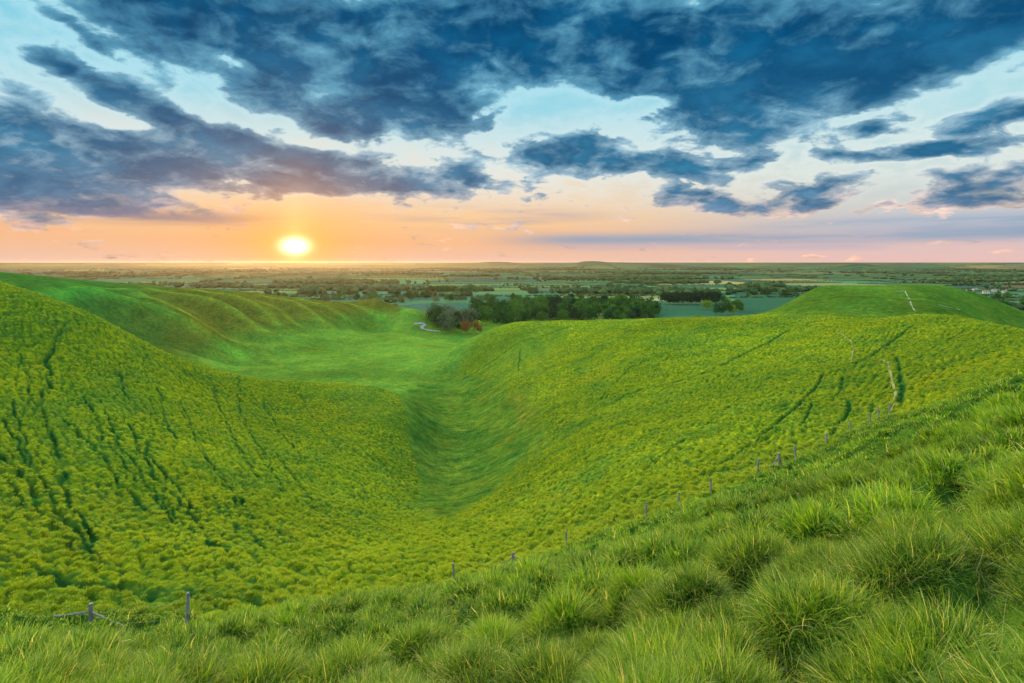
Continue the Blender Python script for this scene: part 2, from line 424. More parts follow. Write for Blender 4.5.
# ------------------------------------------------------------------ the ground sheet
def axis_az():
    fine = np.radians(np.linspace(-45.5, 45.5, 1260))
    return np.concatenate([np.radians(np.linspace(-180, -46.2, 70)), fine, np.radians(np.linspace(46.2, 180, 70))])
def axis_r():
    def seg(a, b, st): return np.exp(np.arange(math.log(a), math.log(b), st))
    return np.concatenate([seg(.5, 2, .05), seg(2, 28, .011), seg(28, 270, .0031), seg(270, 3000, .0058), seg(3000, 15500, .02), [15500.]])
def upsample(n, k):
    """cubic interpolation weights from every k-th sample of n"""
    c = list(range(0, n, k)); 
    if c[-1] != n-1: c.append(n-1)
    c = np.array(c); x = np.arange(n); i = np.clip(np.searchsorted(c, x, 'right')-1, 0, len(c)-2)
    t = (x-c[i])/(c[i+1]-c[i]); W = np.zeros((n, len(c)))
    i0 = np.clip(i-1, 0, len(c)-1); i3 = np.clip(i+2, 0, len(c)-1)
    for ii, w in ((i0, -.5*t+t*t-.5*t**3), (i, 1-2.5*t*t+1.5*t**3), (i+1, .5*t+2*t*t-1.5*t**3), (i3, -.5*t*t+.5*t**3)):
        np.add.at(W, (x, ii), w)
    return c, W
def build_ground():
    A = axis_az(); R = axis_r(); na, nr = len(A), len(R)
    # the fine band is upsampled evenly, the coarse bands are evaluated as they are
    ca = np.concatenate([np.arange(0, 70), 70+upsample(1260, 4)[0], np.arange(1330, 1400)])
    c1, W1 = upsample(1260, 4); Wa = np.zeros((na, len(ca)))
    Wa[:70, :70] = np.eye(70); Wa[70:1330, 70:70+len(c1)] = W1; Wa[1330:, -70:] = np.eye(70)
    cr, Wr = upsample(nr, 3)
    a, r = np.meshgrid(A[ca], R[cr], indexing='ij')
    z0 = base0(r*np.sin(a), r*np.cos(a))
    Z = Wa @ z0 @ Wr.T
    a, r = np.meshgrid(A, R, indexing='ij')
    X = (r*np.sin(a)).ravel(); Y = (r*np.cos(a)).ravel(); Z = Z.ravel() + hills(X, Y)
    for pts, w, am in zip(RIBS, RIBW, RIBA):
        m = local(X, Y, pts, 70); d, s = seg_dist(X[m], Y[m], pts)
        Z[m] += rib_h(X[m], Y[m], pts, d, w, am)
    near = (np.hypot(X, Y) < 700) & (np.abs(np.arctan2(X, Y)) < 1.0)
    lush_shade = np.zeros(X.shape); T = np.zeros(X.shape); Nn = np.zeros(X.shape)
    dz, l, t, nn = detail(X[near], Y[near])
    Z[near] += dz; lush_shade[near] = l; T[near] = t; Nn[near] = nn
    V = np.stack([X, Y, Z], 1)
    i = np.arange(na-1)[:,None]*nr; j = np.arange(nr-1)[None]
    q = np.stack([i+j, i+j+1, i+nr+j+1, i+nr+j], -1).reshape(-1, 4)[:, ::-1]
    # close the seam behind the camera and the small hole at the viewer's feet
    n0 = (na-1)*nr; jj = np.arange(nr-1); seam = np.stack([n0+jj, n0+jj+1, jj+1, jj], -1)[:, ::-1]
    me = np_mesh('ground', V, np.concatenate([q, seam]))
    # vegetation colours, with gap shade and rib crest light painted in
    col = np.zeros((len(X), 3)); r = np.hypot(X, Y); p = px_of(X, Y)
    green = np.array([.042,.098,.013]); deep = np.array([.009,.050,.010]); slope = np.array([.104,.142,.006]); gold = np.array([.14,.13,.005])
    k = fbm(X/26, Y/26, 4, 101)[:,None]; k2 = fbm(X/6, Y/6, 3, 111)[:,None]; k3 = fbm(X/2, Y/2, 2, 113)[:,None]
    past = green*(.5+.8*k)*(.65+.7*(k3+(.62-k3)*smooth(210, 330, r)[:,None]))*(1+.22*smooth(210, 330, r)[:,None]) + np.array([.02,.01,0])*smooth(.45,.75,k2)
    sl = slope*(1-.5*smooth(.45,.7,k2)) + green*.5*smooth(.45,.7,k2)
    sl = sl*(.62+.76*fbm(X/38, Y/38, 2, 117)[:,None])
    sl = sl + (gold-slope)*.6*smooth(.52,.78, .5*k+.5*k3)
    col[:] = past*(1-T[:,None]) + sl*T[:,None]
    # right hand round hill: darker pasture; far ridge drier and browner towards its top
    dh = ((p > 740) & (Y > crest(X, Y)*1.02) & (Y < 330))[:,None]
    col = np.where(dh, col*np.array([.78,.78,.75]), col)
    fr = (smooth(200, 300, r)*(p < 400)*smooth(-54, -40, Z))[:,None]
    col = col*(1-fr) + ((np.array([.022,.072,.012]) + (np.array([.060,.068,.010])-np.array([.022,.072,.012]))*smooth(90, 210, p+60*(k[:,0]-.5))[:,None])*(.7+.6*k2))*fr
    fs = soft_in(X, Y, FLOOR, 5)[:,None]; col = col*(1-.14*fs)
    rush = poly([(503,392),(516,392),(530,408),(536,426),(522,432),(514,412)], lo=60)
    rs = soft_in(X, Y, rush, 4)[:,None]; col = col*(1-.4*rs) + np.array([.10,.10,.010])*.4*rs
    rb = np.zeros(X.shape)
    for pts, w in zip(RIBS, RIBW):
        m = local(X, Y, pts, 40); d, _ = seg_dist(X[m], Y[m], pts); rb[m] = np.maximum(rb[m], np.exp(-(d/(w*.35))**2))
    col = col*(1+.7*rb[:,None]*np.array([.7,1.1,.6]))  # rib crests painted lighter, standing in for light along them
    col = col*(1-lush_shade[:,None]) + deep*lush_shade[:,None]
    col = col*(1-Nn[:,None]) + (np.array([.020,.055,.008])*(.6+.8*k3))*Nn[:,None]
    fld = np.tile(np.array([.03,.10,.04]), (len(X),1)); split_fields(X, Y, fld)
    fm = smooth(-58.6, -60.5, -Z*-1)[:,None]*0 + (smooth(560, 640, Y - .12*np.abs(X))*(Z < -50))[:,None]
    fm = np.where((p < 415)[:,None], (smooth(600, 680, r)*(Z < -58))[:,None], fm)
    fm = np.maximum(fm, (smooth(-1, 1, r-720))[:,None]*(Y > 0)[:,None])
    # the two blue-green cereal fields beyond the spur and the one by the wood
    teal = ((p > 628) & (p < 792) & (Y > 545) & (Y < 905)) | ((p > 735) & (p < 800) & (Y > 905) & (Y < 1500)) | ((p > 486) & (p < 620) & (Y > 905) & (Y < 1120))
    fld = np.where(teal[:,None], np.array([.018,.062,.038]), fld)
    dist_k = (1-.3*smooth(1500, 5000, r))[:,None]*(.9+.2*fbm(X/90, Y/60, 3, 121))[:,None]
    col = col*(1-fm) + fld*dist_k*fm
    # dark mottling of far woods and hedges beyond the modelled trees
    wd = smooth(.60, .64, fbm(X/900, Y/420, 4, 131))*smooth(2500, 5000, r)
    col = col*(1-.6*wd[:,None]) + np.array([.012,.03,.02])*.6*wd[:,None]
    c4 = np.ones((len(X), 4), np.float32); c4[:,:3] = np.clip(col, .004, .5)
    at = me.attributes.new('ground_colour', 'FLOAT_COLOR', 'POINT'); at.data.foreach_set('color', c4.ravel())
    m, N = material('turf')
    a_ = N.add('ShaderNodeAttribute', attribute_name='ground_colour')
    pos = N.add('ShaderNodeNewGeometry').outputs['Position']
    n1 = N.noise(pos, 1.6, 5, .65); n2 = N.noise(pos, .12, 4)
    c = N.mix(N.mrange(n1, .35, .7), a_.outputs['Color'], N.mix(1.0, a_.outputs['Color'], (1.55,1.35,1.1), 'MULTIPLY'))
    n3 = N.noise(pos, .5, 4, .6); c = N.mix(N.mrange(n3, .38, .66), N.mix(1.0, c, (.72,.82,.9), 'MULTIPLY'), N.mix(1.0, c, (1.25,1.15,1.0), 'MULTIPLY'))
    c = N.mix(N.mrange(n2, .4, .65), c, N.mix(1.0, c, (.72,.86,1.0), 'MULTIPLY'))
    bump = N.add('ShaderNodeBump'); bump.inputs['Strength'].default_value = .55; bump.inputs['Distance'].default_value = .35
    hb = N.math('MULTIPLY_ADD', N.noise(pos, 5, 3, .7), .35, N.noise(pos, 1.4, 4, .6)); N.set(bump.inputs['Height'], hb)
    d = N.add('ShaderNodeBsdfDiffuse'); N.set(d.inputs['Color'], c); N.set(d.inputs['Normal'], bump)
    sh = N.add('ShaderNodeBsdfSheen') if False else None
    N.l.new(d.outputs[0], N.out.inputs[0])
    o = obj('ground', me, m); tag(o, 'green hillside, dry valley and patchwork vale reaching the horizon', 'ground', kind='structure')
    return o
GROUND = build_ground()

def ribbon(name, pts, width, mat, lift=.05, step=1.5, label='', cat='path', wob=.25):
    P_ = []
    for (ax, ay), (bx, by) in zip(pts[:-1], pts[1:]):
        n = max(1, int(math.hypot(bx-ax, by-ay)/step))
        P_ += [(ax+(bx-ax)*k/n, ay+(by-ay)*k/n) for k in range(n)]
    P_.append(pts[-1]); P_ = np.array(P_)
    T_ = np.gradient(P_, axis=0); T_ /= np.linalg.norm(T_, axis=1)[:,None]+1e-9
    Nn_ = np.stack([-T_[:,1], T_[:,0]], 1); V = []; K = 5
    w = width*(1+wob*2*(vnoise(np.arange(len(P_))*.35, np.zeros(len(P_)), 7)-.5))
    for s in np.linspace(-.5, .5, K):
        q = P_ + Nn_*(s*w)[:,None]; z = ground_at(q[:,0], q[:,1]) + lift - (.02 if abs(s) > .4 else 0)
        V.append(np.concatenate([q, z[:,None]], 1))
    V = np.concatenate(V); n = len(P_); Fq = []
    for a in range(K-1):
        for i in range(n-1): Fq.append((a*n+i, a*n+i+1, (a+1)*n+i+1, (a+1)*n+i))
    o = obj(name, np_mesh(name, V, np.array(Fq)[:, ::-1]), mat); tag(o, label, cat, kind='structure'); return o
m_chalk = simple_mat('chalk', (.15,.17,.11), .95, .3, .8, .3)
m_trod = simple_mat('trodden_turf', (.085,.11,.04), .95, .35, 1.2, .3)
m_road = simple_mat('lane_tarmac', (.11,.12,.13), .7, .2, .5)
ribbon('footpath', TRACK[0], .24, m_trod, .14, label='pale trodden footpath crossing the right hand slope', wob=.5)
ribbon('footpath', TRACK[1], .28, m_trod, .14, label='pale worn footpath bending down beside the fence end', wob=.5)
ribbon('chalk_scar', poly([(895,290.8),(905,291.2),(907,295),(910,300),(911,304),(913,308),(916,312)], lo=190), 0.34, m_chalk, .06, .5, 'white chalk steps running up the round flat topped hill', 'path', .9)
ribbon('chalk_scar', poly([(938,304.5),(947,306.5),(953,308.5),(960,310)], lo=190), 0.34, m_chalk, .06, .5, 'short bare chalk streak on the right flank of the round hill', 'path', .9)
_l = [(414,324.6),(419,323.8),(423,323.6),(425,325),(422,327),(422,329),(427,330.6),(434,331.3),(440,331.6)]
LANE = [h for h in (hit(a, b, raw, 380) for a, b in _l) if h]
ribbon('lane', LANE, 2.8, m_road, .5, 3, 'narrow lane curving round the foot of the wood', 'road', .1)
# ------------------------------------------------------------------ grass
def grass_mat(name, lo, hi, tip, dry):
    m, N = material(name)
    ti = N.add('ShaderNodeAttribute', attribute_type='INSTANCER', attribute_name='tint').outputs['Fac']
    b = N.add('ShaderNodeAttribute', attribute_name='blade')     # x: along the blade, y: random per blade
    s = N.add('ShaderNodeSeparateXYZ'); N.set(s.inputs[0], b.outputs['Vector'])
    c = N.mix(ti, lo, hi)
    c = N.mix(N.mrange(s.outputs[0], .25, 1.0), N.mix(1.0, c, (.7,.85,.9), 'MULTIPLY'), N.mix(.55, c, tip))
    c = N.mix(N.mrange(s.outputs[1], .93, .95), c, dry)
    c = N.mix(1.0, c, N.mix(s.outputs[1], (.5,.62,.7), (1.5,1.35,1.1)), 'MULTIPLY')
    d = N.add('ShaderNodeBsdfDiffuse'); t = N.add('ShaderNodeBsdfTranslucent'); N.set(d.inputs[0], c); N.set(t.inputs[0], N.mix(1.0, c, (1.15,1.2,.6), 'MULTIPLY'))
    mx = N.add('ShaderNodeMixShader'); mx.inputs[0].default_value = .55
    N.l.new(d.outputs[0], mx.inputs[1]); N.l.new(t.outputs[0], mx.inputs[2])
    g = N.add('ShaderNodeBsdfGlossy'); g.inputs['Roughness'].default_value = .45; g.inputs['Color'].default_value = (.8,.9,.8,1)
    m2 = N.add('ShaderNodeMixShader'); m2.inputs[0].default_value = .012; N.l.new(mx.outputs[0], m2.inputs[1]); N.l.new(g.outputs[0], m2.inputs[2])
    N.l.new(m2.outputs[0], N.out.inputs[0]); return m
def clump(name, n, rad, L0, L1, wid, segs, mat, droop=1.0, seed=0, fan=.55):
    rg = np.random.default_rng(seed)
    ph = rg.uniform(0, 2*np.pi, n); rr = rad*np.sqrt(rg.uniform(0, 1, n)); bx = rr*np.cos(ph); by = rr*np.sin(ph)
    lean = ph + rg.normal(0, .7, n); L = rg.uniform(L0, L1, n)*(1-.25*rr/rad); a0 = fan*(rr/rad)*rg.uniform(.3, 1.2, n) + rg.uniform(0, .25, n)
    bend = droop*rg.uniform(.3, 1.5, n); w = wid*rg.uniform(.6, 1.25, n); tw = rg.uniform(-.9, .9, n); rnd = rg.uniform(0, 1, n)
    V = []; B = []; t = np.linspace(0, 1, segs+1)
    x = np.zeros(n); z = np.full(n, -.05); rows = []
    for k in range(segs+1):
        if k:
            an = a0 + bend*(t[k-1]**1.3); x = x + L/segs*np.sin(an); z = z + L/segs*np.cos(an)
        cx_ = bx + x*np.cos(lean); cy_ = by + x*np.sin(lean)
        px_ = -np.sin(lean+tw); py_ = np.cos(lean+tw); ww = w*.5*(1-t[k]**2.2)*(1 if k < segs else 0) + (.0003 if k == segs else 0)
        for sgn in (-1, 1):
            rows.append(np.stack([cx_+sgn*px_*ww, cy_+sgn*py_*ww, z], 1)); B.append(np.stack([np.full(n, t[k]), rnd, np.zeros(n)], 1))
    V = np.stack(rows, 1).reshape(-1, 3); B = np.stack(B, 1).reshape(-1, 3); m = 2*(segs+1)
    Fq = np.array([[i*m+2*k, i*m+2*k+1, i*m+2*k+3, i*m+2*k+2] for i in range(n) for k in range(segs)])
    me = np_mesh(name, V, Fq, True); at = me.attributes.new('blade', 'FLOAT_VECTOR', 'POINT'); at.data.foreach_set('vector', B.astype(np.float32).ravel())
    me.materials.append(mat); return bpy.data.objects.new(name, me)
def scatter(name, pts, tilt, phi, scl, tint, idx, protos, label):
    col = bpy.data.collections.new(name+'_sources')
    for p in protos: col.objects.link(p)
    me = bpy.data.meshes.new(name); n = len(pts)
    me.vertices.add(n); me.vertices.foreach_set('co', np.asarray(pts, np.float32).ravel())
    rot = np.stack([np.zeros(n), tilt, phi], 1).astype(np.float32)
    me.attributes.new('rot', 'FLOAT_VECTOR', 'POINT').data.foreach_set('vector', rot.ravel())
    me.attributes.new('scl', 'FLOAT', 'POINT').data.foreach_set('value', np.asarray(scl, np.float32))
    me.attributes.new('tint', 'FLOAT', 'POINT').data.foreach_set('value', np.asarray(tint, np.float32))
    me.attributes.new('pick', 'INT', 'POINT').data.foreach_set('value', np.asarray(idx, np.int32))
    g = bpy.data.node_groups.new(name, 'GeometryNodeTree')
    g.interface.new_socket('Geometry', in_out='INPUT', socket_type='NodeSocketGeometry'); g.interface.new_socket('Geometry', in_out='OUTPUT', socket_type='NodeSocketGeometry')
    n_ = g.nodes; gi = n_.new('NodeGroupInput'); go = n_.new('NodeGroupOutput'); ip = n_.new('GeometryNodeInstanceOnPoints'); ci = n_.new('GeometryNodeCollectionInfo')
    ci.inputs['Collection'].default_value = col; ci.inputs['Separate Children'].default_value = True; ci.inputs['Reset Children'].default_value = True
    def at(nm, typ):
        a = n_.new('GeometryNodeInputNamedAttribute'); a.data_type = typ; a.inputs['Name'].default_value = nm; return a.outputs['Attribute']
    g.links.new(gi.outputs[0], ip.inputs['Points']); g.links.new(ci.outputs[0], ip.inputs['Instance']); ip.inputs['Pick Instance'].default_value = True
    g.links.new(at('pick', 'INT'), ip.inputs['Instance Index']); g.links.new(at('scl', 'FLOAT'), ip.inputs['Scale'])
    e2 = n_.new('FunctionNodeEulerToRotation'); g.links.new(at('rot', 'FLOAT_VECTOR'), e2.inputs[0]); g.links.new(e2.outputs[0], ip.inputs['Rotation'])
    g.links.new(ip.outputs[0], go.inputs[0])
    o = obj(name, me); md = o.modifiers.new('scatter', 'NODES'); md.node_group = g
    tag(o, label, 'grass', kind='stuff'); return o
def wedge(n, r0, r1, amax=.80, pw=1.0):
    u = rng.uniform(0, 1, n); r = (r0**2 + u*(r1**2-r0**2))**.5 if pw == 1 else r0*(r1/r0)**u
    a = rng.uniform(-amax, amax, n); return r*np.sin(a), r*np.cos(a)
LO, HI, TIP, DRY = (.008,.065,.010), (.125,.245,.009), (.31,.43,.028), (.30,.30,.12)
m_long = grass_mat('long_grass_blades', LO, HI, TIP, DRY)
m_tuft = grass_mat('tussock_blades', (.060,.155,.007), (.235,.305,.006), (.33,.38,.008), (.30,.27,.06))
def tilt_for(X, Y, cell, seed, amt):
    wx = X + .5*(vnoise(X*.9, Y*.9, 3)-.5); wy = Y + .5*(vnoise(X*.9, Y*.9, 4)-.5)
    d, cx, cy, hh = cells(wx/cell, wy/cell, seed)
    phi = np.arctan2(wy/cell-cy, wx/cell-cx); return d, phi, hh
def lay_grass(name, n, r0, r1, protos, scale, label, keep=None, pw=1.0, near=True, amax=.82, cull=True):
    X, Y = wedge(n, r0, r1, amax, pw)
    Nn = near_mask(X, Y) if near else 1-near_mask(X, Y)
    m = rng.uniform(0, 1, len(X)) < Nn; X, Y = X[m], Y[m]
    if near:
        d, phi, hh = tilt_for(X, Y, 1.25, 21, 1)
        k = rng.uniform(0, 1, len(X)) < (1.2 if cull else 9)-.9*smooth(.30, .56, d); X, Y, d, phi, hh = X[k], Y[k], d[k], phi[k], hh[k]
        tilt = np.clip(d*1.7, 0, .95)*rng.uniform(.5, 1.2, len(X)); s = scale*(.55+.6*hh)*(1.15-.62*smooth(.1,.6,d))*rng.uniform(.75, 1.25, len(X))
        tint = np.clip(.1 + 2.1*(fbm(X/3.2, Y/3.2, 3, 201)-.40) + .5*(hh-.5)-.6*smooth(.2,.5,d) + rng.normal(0, .17, len(X)), 0, 1)
    z = ground_at(X, Y); 
    return scatter(name, np.stack([X, Y, z], 1), tilt, phi + rng.normal(0, .5, len(X)), s, tint, rng.integers(0, len(protos), len(X)), protos, label)
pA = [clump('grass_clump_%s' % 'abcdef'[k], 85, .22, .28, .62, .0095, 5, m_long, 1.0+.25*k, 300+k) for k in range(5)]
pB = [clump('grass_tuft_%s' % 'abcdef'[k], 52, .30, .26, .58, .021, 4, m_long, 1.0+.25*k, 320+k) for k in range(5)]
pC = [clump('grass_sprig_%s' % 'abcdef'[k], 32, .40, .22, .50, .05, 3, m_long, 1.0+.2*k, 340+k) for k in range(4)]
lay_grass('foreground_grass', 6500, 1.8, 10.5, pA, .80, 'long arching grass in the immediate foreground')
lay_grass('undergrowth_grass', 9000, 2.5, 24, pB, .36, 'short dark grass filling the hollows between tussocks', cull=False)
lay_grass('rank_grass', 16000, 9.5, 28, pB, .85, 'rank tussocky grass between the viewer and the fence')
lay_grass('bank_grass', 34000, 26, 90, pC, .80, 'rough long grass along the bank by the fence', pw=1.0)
# short tussocks on the open slopes: a tuft on each mound
def lay_tussocks():
    X, Y = wedge(250000, 26, 280, .79, 2); keep = (1-near_mask(X, Y))*np.clip(tussock_mask(X, Y)+.22*(Y < crest(X, Y)), 0, 1)
    r = np.hypot(X, Y); ok = rng.uniform(0, 1, len(X)) < keep
    X, Y = X[ok], Y[ok]
    d, phi, hh, row = tuss_cells(X, Y)
    z, lush_shade, T, Nn = detail(X, Y)
    ok = (d < .40) & (rng.uniform(0, 1, len(X)) < .25+hh+.3*row) & (lush_shade < .58); X, Y, d, hh, phi = X[ok], Y[ok], d[ok], hh[ok], phi[ok]; z = z[ok]
    Z = ground(X, Y) + z
    k = .5*fbm(X/26, Y/26, 4, 101)+.5*fbm(X/5, Y/5, 3, 211)
    tint = np.clip((k-.36)*3.2 + rng.normal(0, .12, len(X)), 0, 1)
    s = .68*(.22+.5*hh+.55*fbm(X/8, Y/8, 3, 231))*(.55+.45*T[ok])*np.interp(np.hypot(X, Y), [30, 120, 200], [.9, 1.0, 1.25])
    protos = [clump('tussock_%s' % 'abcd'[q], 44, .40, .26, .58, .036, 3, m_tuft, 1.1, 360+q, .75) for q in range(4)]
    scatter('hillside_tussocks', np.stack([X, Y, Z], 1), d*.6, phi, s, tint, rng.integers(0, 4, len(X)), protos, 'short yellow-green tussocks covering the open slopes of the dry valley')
    print('tussocks', len(X))
lay_tussocks()
# seeding stems standing above the foreground grass
def lay_stems():
    X, Y = wedge(170, 3.5, 16, .8, 2); z = ground_at(X, Y)
    m = simple_mat('dry_stem', (.30,.27,.14), .8)
    pr = []
    for q in range(3):
        c = clump('seed_stem_%s' % 'abc'[q], 3, .05, .35, .6, .005, 5, m, .5, 380+q, .2); pr.append(c)
    scatter('dry_grass_stems', np.stack([X, Y, z], 1), rng.uniform(0, .5, len(X)), rng.uniform(0, 6.3, len(X)), rng.uniform(.7, 1.1, len(X)), X*0, rng.integers(0, 3, len(X)), pr, 'thin dry stems standing up out of the foreground grass')
lay_stems()

# ------------------------------------------------------------------ trees
def leaf_mat(name, a, b, tr=.25):
    m, N = material(name)
    at = N.add('ShaderNodeAttribute', attribute_name='leaf').outputs['Fac']
    r = N.add('ShaderNodeObjectInfo').outputs['Random']
    c = N.mix(N.math('ADD', N.math('MULTIPLY', at, .75), N.math('MULTIPLY', r, .25)), a, b)
    d = N.add('ShaderNodeBsdfDiffuse'); t = N.add('ShaderNodeBsdfTranslucent'); N.set(d.inputs[0], c); N.set(t.inputs[0], c)
    mx = N.add('ShaderNodeMixShader'); mx.inputs[0].default_value = tr; N.l.new(d.outputs[0], mx.inputs[1]); N.l.new(t.outputs[0], mx.inputs[2])
    N.l.new(mx.outputs[0], N.out.inputs[0]); return m
LEAF = dict(dark=leaf_mat('dark_leaves', (.008,.035,.012), (.03,.085,.022)), green=leaf_mat('green_leaves', (.018,.065,.014), (.055,.13,.025)),
            grey=leaf_mat('grey_green_leaves', (.035,.065,.035), (.10,.14,.075)), light=leaf_mat('light_green_leaves', (.05,.12,.015), (.13,.22,.03)),
            brown=leaf_mat('russet_leaves', (.09,.055,.018), (.20,.105,.03)), pine=leaf_mat('conifer_needles', (.006,.022,.014), (.016,.05,.026)))
m_bark = simple_mat('bark', (.09,.07,.05), .9, .3, 2)
def crown_mesh(name, seed, shape):
    rg = np.random.default_rng(seed); pts = []; 
    if shape == 'cone':
        n = 620; t = rg.uniform(0, 1, n)**.8; ph = rg.uniform(0, 6.28, n); R = (.30*(1-t)+.03)*(.75+.5*rg.uniform(0,1,n)**.5)*(1+.25*np.sin(t*26))
        C = np.stack([R*np.cos(ph), R*np.sin(ph), .12+.88*t], 1)
    else:
        lobes = []; nl = rg.integers(11, 16)
        for k in range(nl):
            t = k/nl; ph = rg.uniform(0, 6.28); zz = .28+.58*rg.uniform(0, 1)
            wid = .36*math.sin(math.pi*min(1, (zz-.12)/.86)**.8)+.02
            lobes.append((wid*.85*math.cos(ph), wid*.85*math.sin(ph), zz, rg.uniform(.12, .21)))
        lobes.append((0, 0, .85, .15)); lobes.append((0,0,.5,.24))
        C = []
        for (a, b, c, q) in lobes:
            n = int(46*(q/.16)**2); v = rg.normal(0, 1, (n, 3)); v /= np.linalg.norm(v, axis=1)[:,None]
            v *= (q*rg.uniform(.72, 1.12, n))[:,None]; v[:,2] *= .8; C.append(v+np.array([a, b, c]))
        C = np.concatenate(C)
    n = len(C); V = []; Fq = []; A = []
    sz = rg.uniform(.022, .045, n); nrm = rg.normal(0, 1, (n, 3)); nrm += 1.2*(C-np.array([0,0,.5])); nrm /= np.linalg.norm(nrm, axis=1)[:,None]
    t1 = np.cross(nrm, rg.normal(0, 1, (n, 3))); t1 /= np.linalg.norm(t1, axis=1)[:,None]; t2 = np.cross(nrm, t1)
    Q = np.stack([C+t1*sz[:,None]*rg.uniform(.7,1.3,(n,1)), C+t2*sz[:,None]*rg.uniform(.6,1.2,(n,1)), C-t1*sz[:,None]*rg.uniform(.7,1.3,(n,1)), C-t2*sz[:,None]*rg.uniform(.6,1.2,(n,1))], 1).reshape(-1, 3)
    me = np_mesh(name, Q, np.arange(4*n).reshape(-1, 4), False)
    me.attributes.new('leaf', 'FLOAT', 'FACE').data.foreach_set('value', rg.uniform(0, 1, n).astype(np.float32)); return me
def tube(V, Fq, pts, rad, k=6):
    base = len(V)
    for (p, r) in zip(pts, rad):
        for a in range(k): V.append((p[0]+r*math.cos(a*2*math.pi/k), p[1]+r*math.sin(a*2*math.pi/k), p[2]))
    for i in range(len(pts)-1):
        for a in range(k): b = (a+1) % k; Fq.append((base+i*k+a, base+i*k+b, base+(i+1)*k+b, base+(i+1)*k+a))
def trunk_mesh(name, seed, shape):
    rd = random.Random(seed); V = []; Fq = []
    tube(V, Fq, [(0,0,-.05),(.004,0,.12),(-.004,.006,.3),(0,0,.62 if shape != 'cone' else .9)], [.026,.018,.014,.005])
    if shape != 'cone':
        for q in range(5):
            a = rd.uniform(0, 6.28); h = rd.uniform(.22, .42)
            tube(V, Fq, [(0,0,h),(.1*math.cos(a),.1*math.sin(a),h+.12),(.22*math.cos(a),.22*math.sin(a),h+.22)], [.009,.006,.002], 5)
    return np_mesh(name, V, Fq)
SHAPES = [('round', 1), ('round', 2), ('round', 3), ('round', 4), ('cone', 5)]
CROWNS = [crown_mesh('crown_'+s, 400+q, s) for s, q in SHAPES]; TRUNKS = [trunk_mesh('trunk_'+s, 420+q, s) for s, q in SHAPES]
for me in CROWNS: me.materials.append(LEAF['green'])
for me in TRUNKS: me.materials.append(m_bark)
def tree(name, X, Y, H, kind, label, cat, group=None, shape=None, wide=1.0):
    z = float(ground_at(X, Y)[0])
    t = link(bpy.data.objects.new(name, None)); t.empty_display_size = 2
    t.location = (X, Y, z); t.rotation_euler.z = random.uniform(0, 6.28); t.scale = (H*wide*random.uniform(.9,1.15), H*wide*random.uniform(.9,1.15), H)
    k = 4 if shape == 'cone' else random.randrange(4)
    obj('trunk', TRUNKS[k], None, t); c = obj('crown', CROWNS[k], None, t)
    c.material_slots[0].link = 'OBJECT'; c.material_slots[0].material = LEAF[kind]
    tag(t, label, cat, group); return t
def at(px, Y): return ((px-CX)/F*Y, Y)
def wood(n, px0, px1, Y0, Y1, H, kinds, name, label, cat, group, shape=None, wide=1.05, sep=7):
    done = []
    for _ in range(n*40):
        if len(done) >= n: break
        px = random.uniform(px0, px1); Yq = random.uniform(Y0, Y1); X, Y = at(px, Yq)
        if any((X-a)**2+(Y-b)**2 < sep*sep for a, b in done): continue
        done.append((X, Y)); tree(name, X, Y, H*random.uniform(.75, 1.15), random.choice(kinds), label, cat, group, shape, wide)
R_ = random
wood(17, 431, 474, 487, 560, 15.5, ['grey','dark','green','grey'], 'broadleaf_tree', 'mixed green tree in the small wood beside the curving lane', 'tree', 'trees of the small wood by the lane')
wood(30, 470, 522, 500, 690, 18, ['dark','dark','green'], 'broadleaf_tree', 'dark tree filling the deep middle of the wood left of the spur', 'tree', 'dark trees at the middle of the wood')
tree('russet_tree', *at(467, 481), 12.5, 'brown', 'russet brown tree at the front edge of the wood, left one of the pair', 'tree', 'russet trees at the front of the wood')
tree('russet_tree', *at(477, 478), 12, 'brown', 'orange brown tree at the front edge of the wood, nearest the grassy spur', 'tree', 'russet trees at the front of the wood')
tree('pale_tree', *at(450, 482), 15, 'grey', 'pale grey-green round tree in front of the wood', 'tree')
wood(84, 508, 658, 600, 860, 19, ['dark','dark','green','green','pine'], 'broadleaf_tree', 'dark green tree in the long belt behind the right hand spur', 'tree', 'trees of the belt behind the spur', sep=7)
wood(56, 505, 655, 560, 660, 14.5, ['dark','dark','green','pine'], 'broadleaf_tree', 'dark green tree in the near rank of the belt, tops just above the grassy spur', 'tree', 'near rank of the belt behind the spur', sep=6)
wood(9, 512, 560, 610, 650, 11, ['light','green'], 'small_tree', 'low light green tree at the left front of the belt behind the spur', 'tree', 'low light trees before the belt', sep=7)
tree('round_tree', *at(618, 545), 13.5, 'green', 'lone rounded tree standing in front of the belt, just above the spur', 'tree')
tree('round_tree', *at(647, 555), 14.5, 'dark', 'lone dark tree in the teal field right of the belt, just above the spur', 'tree')
tree('bush', *at(636, 545), 7, 'dark', 'low dark bush beside the lone dark tree above the spur', 'bush')
for k, q in enumerate(np.linspace(663, 720, 24)):
    tree('tall_tree', *at(q+R_.uniform(-1,1), R_.uniform(880, 915)), R_.uniform(17.5, 22), 'pine', 'tall dark tree in the straight dense row across the teal field', 'tree', 'trees of the dense dark row', wide=.85)
wood(11, 706, 742, 640, 800, 15, ['green','dark','light'], 'hedgerow_tree', 'green tree in the clump at the right end of the teal field', 'tree', 'trees of the clump by the teal field', sep=6)
tree('bush', *at(697, 600), 6, 'light', 'low yellow-green bush at the left end of the clump by the teal field', 'bush')
wood(16, 424, 478, 1380, 1440, 19, ['dark','dark','green'], 'row_tree', 'dark tree in the far row across the pale fields left of centre', 'tree', 'far row of trees across pale fields', sep=7)
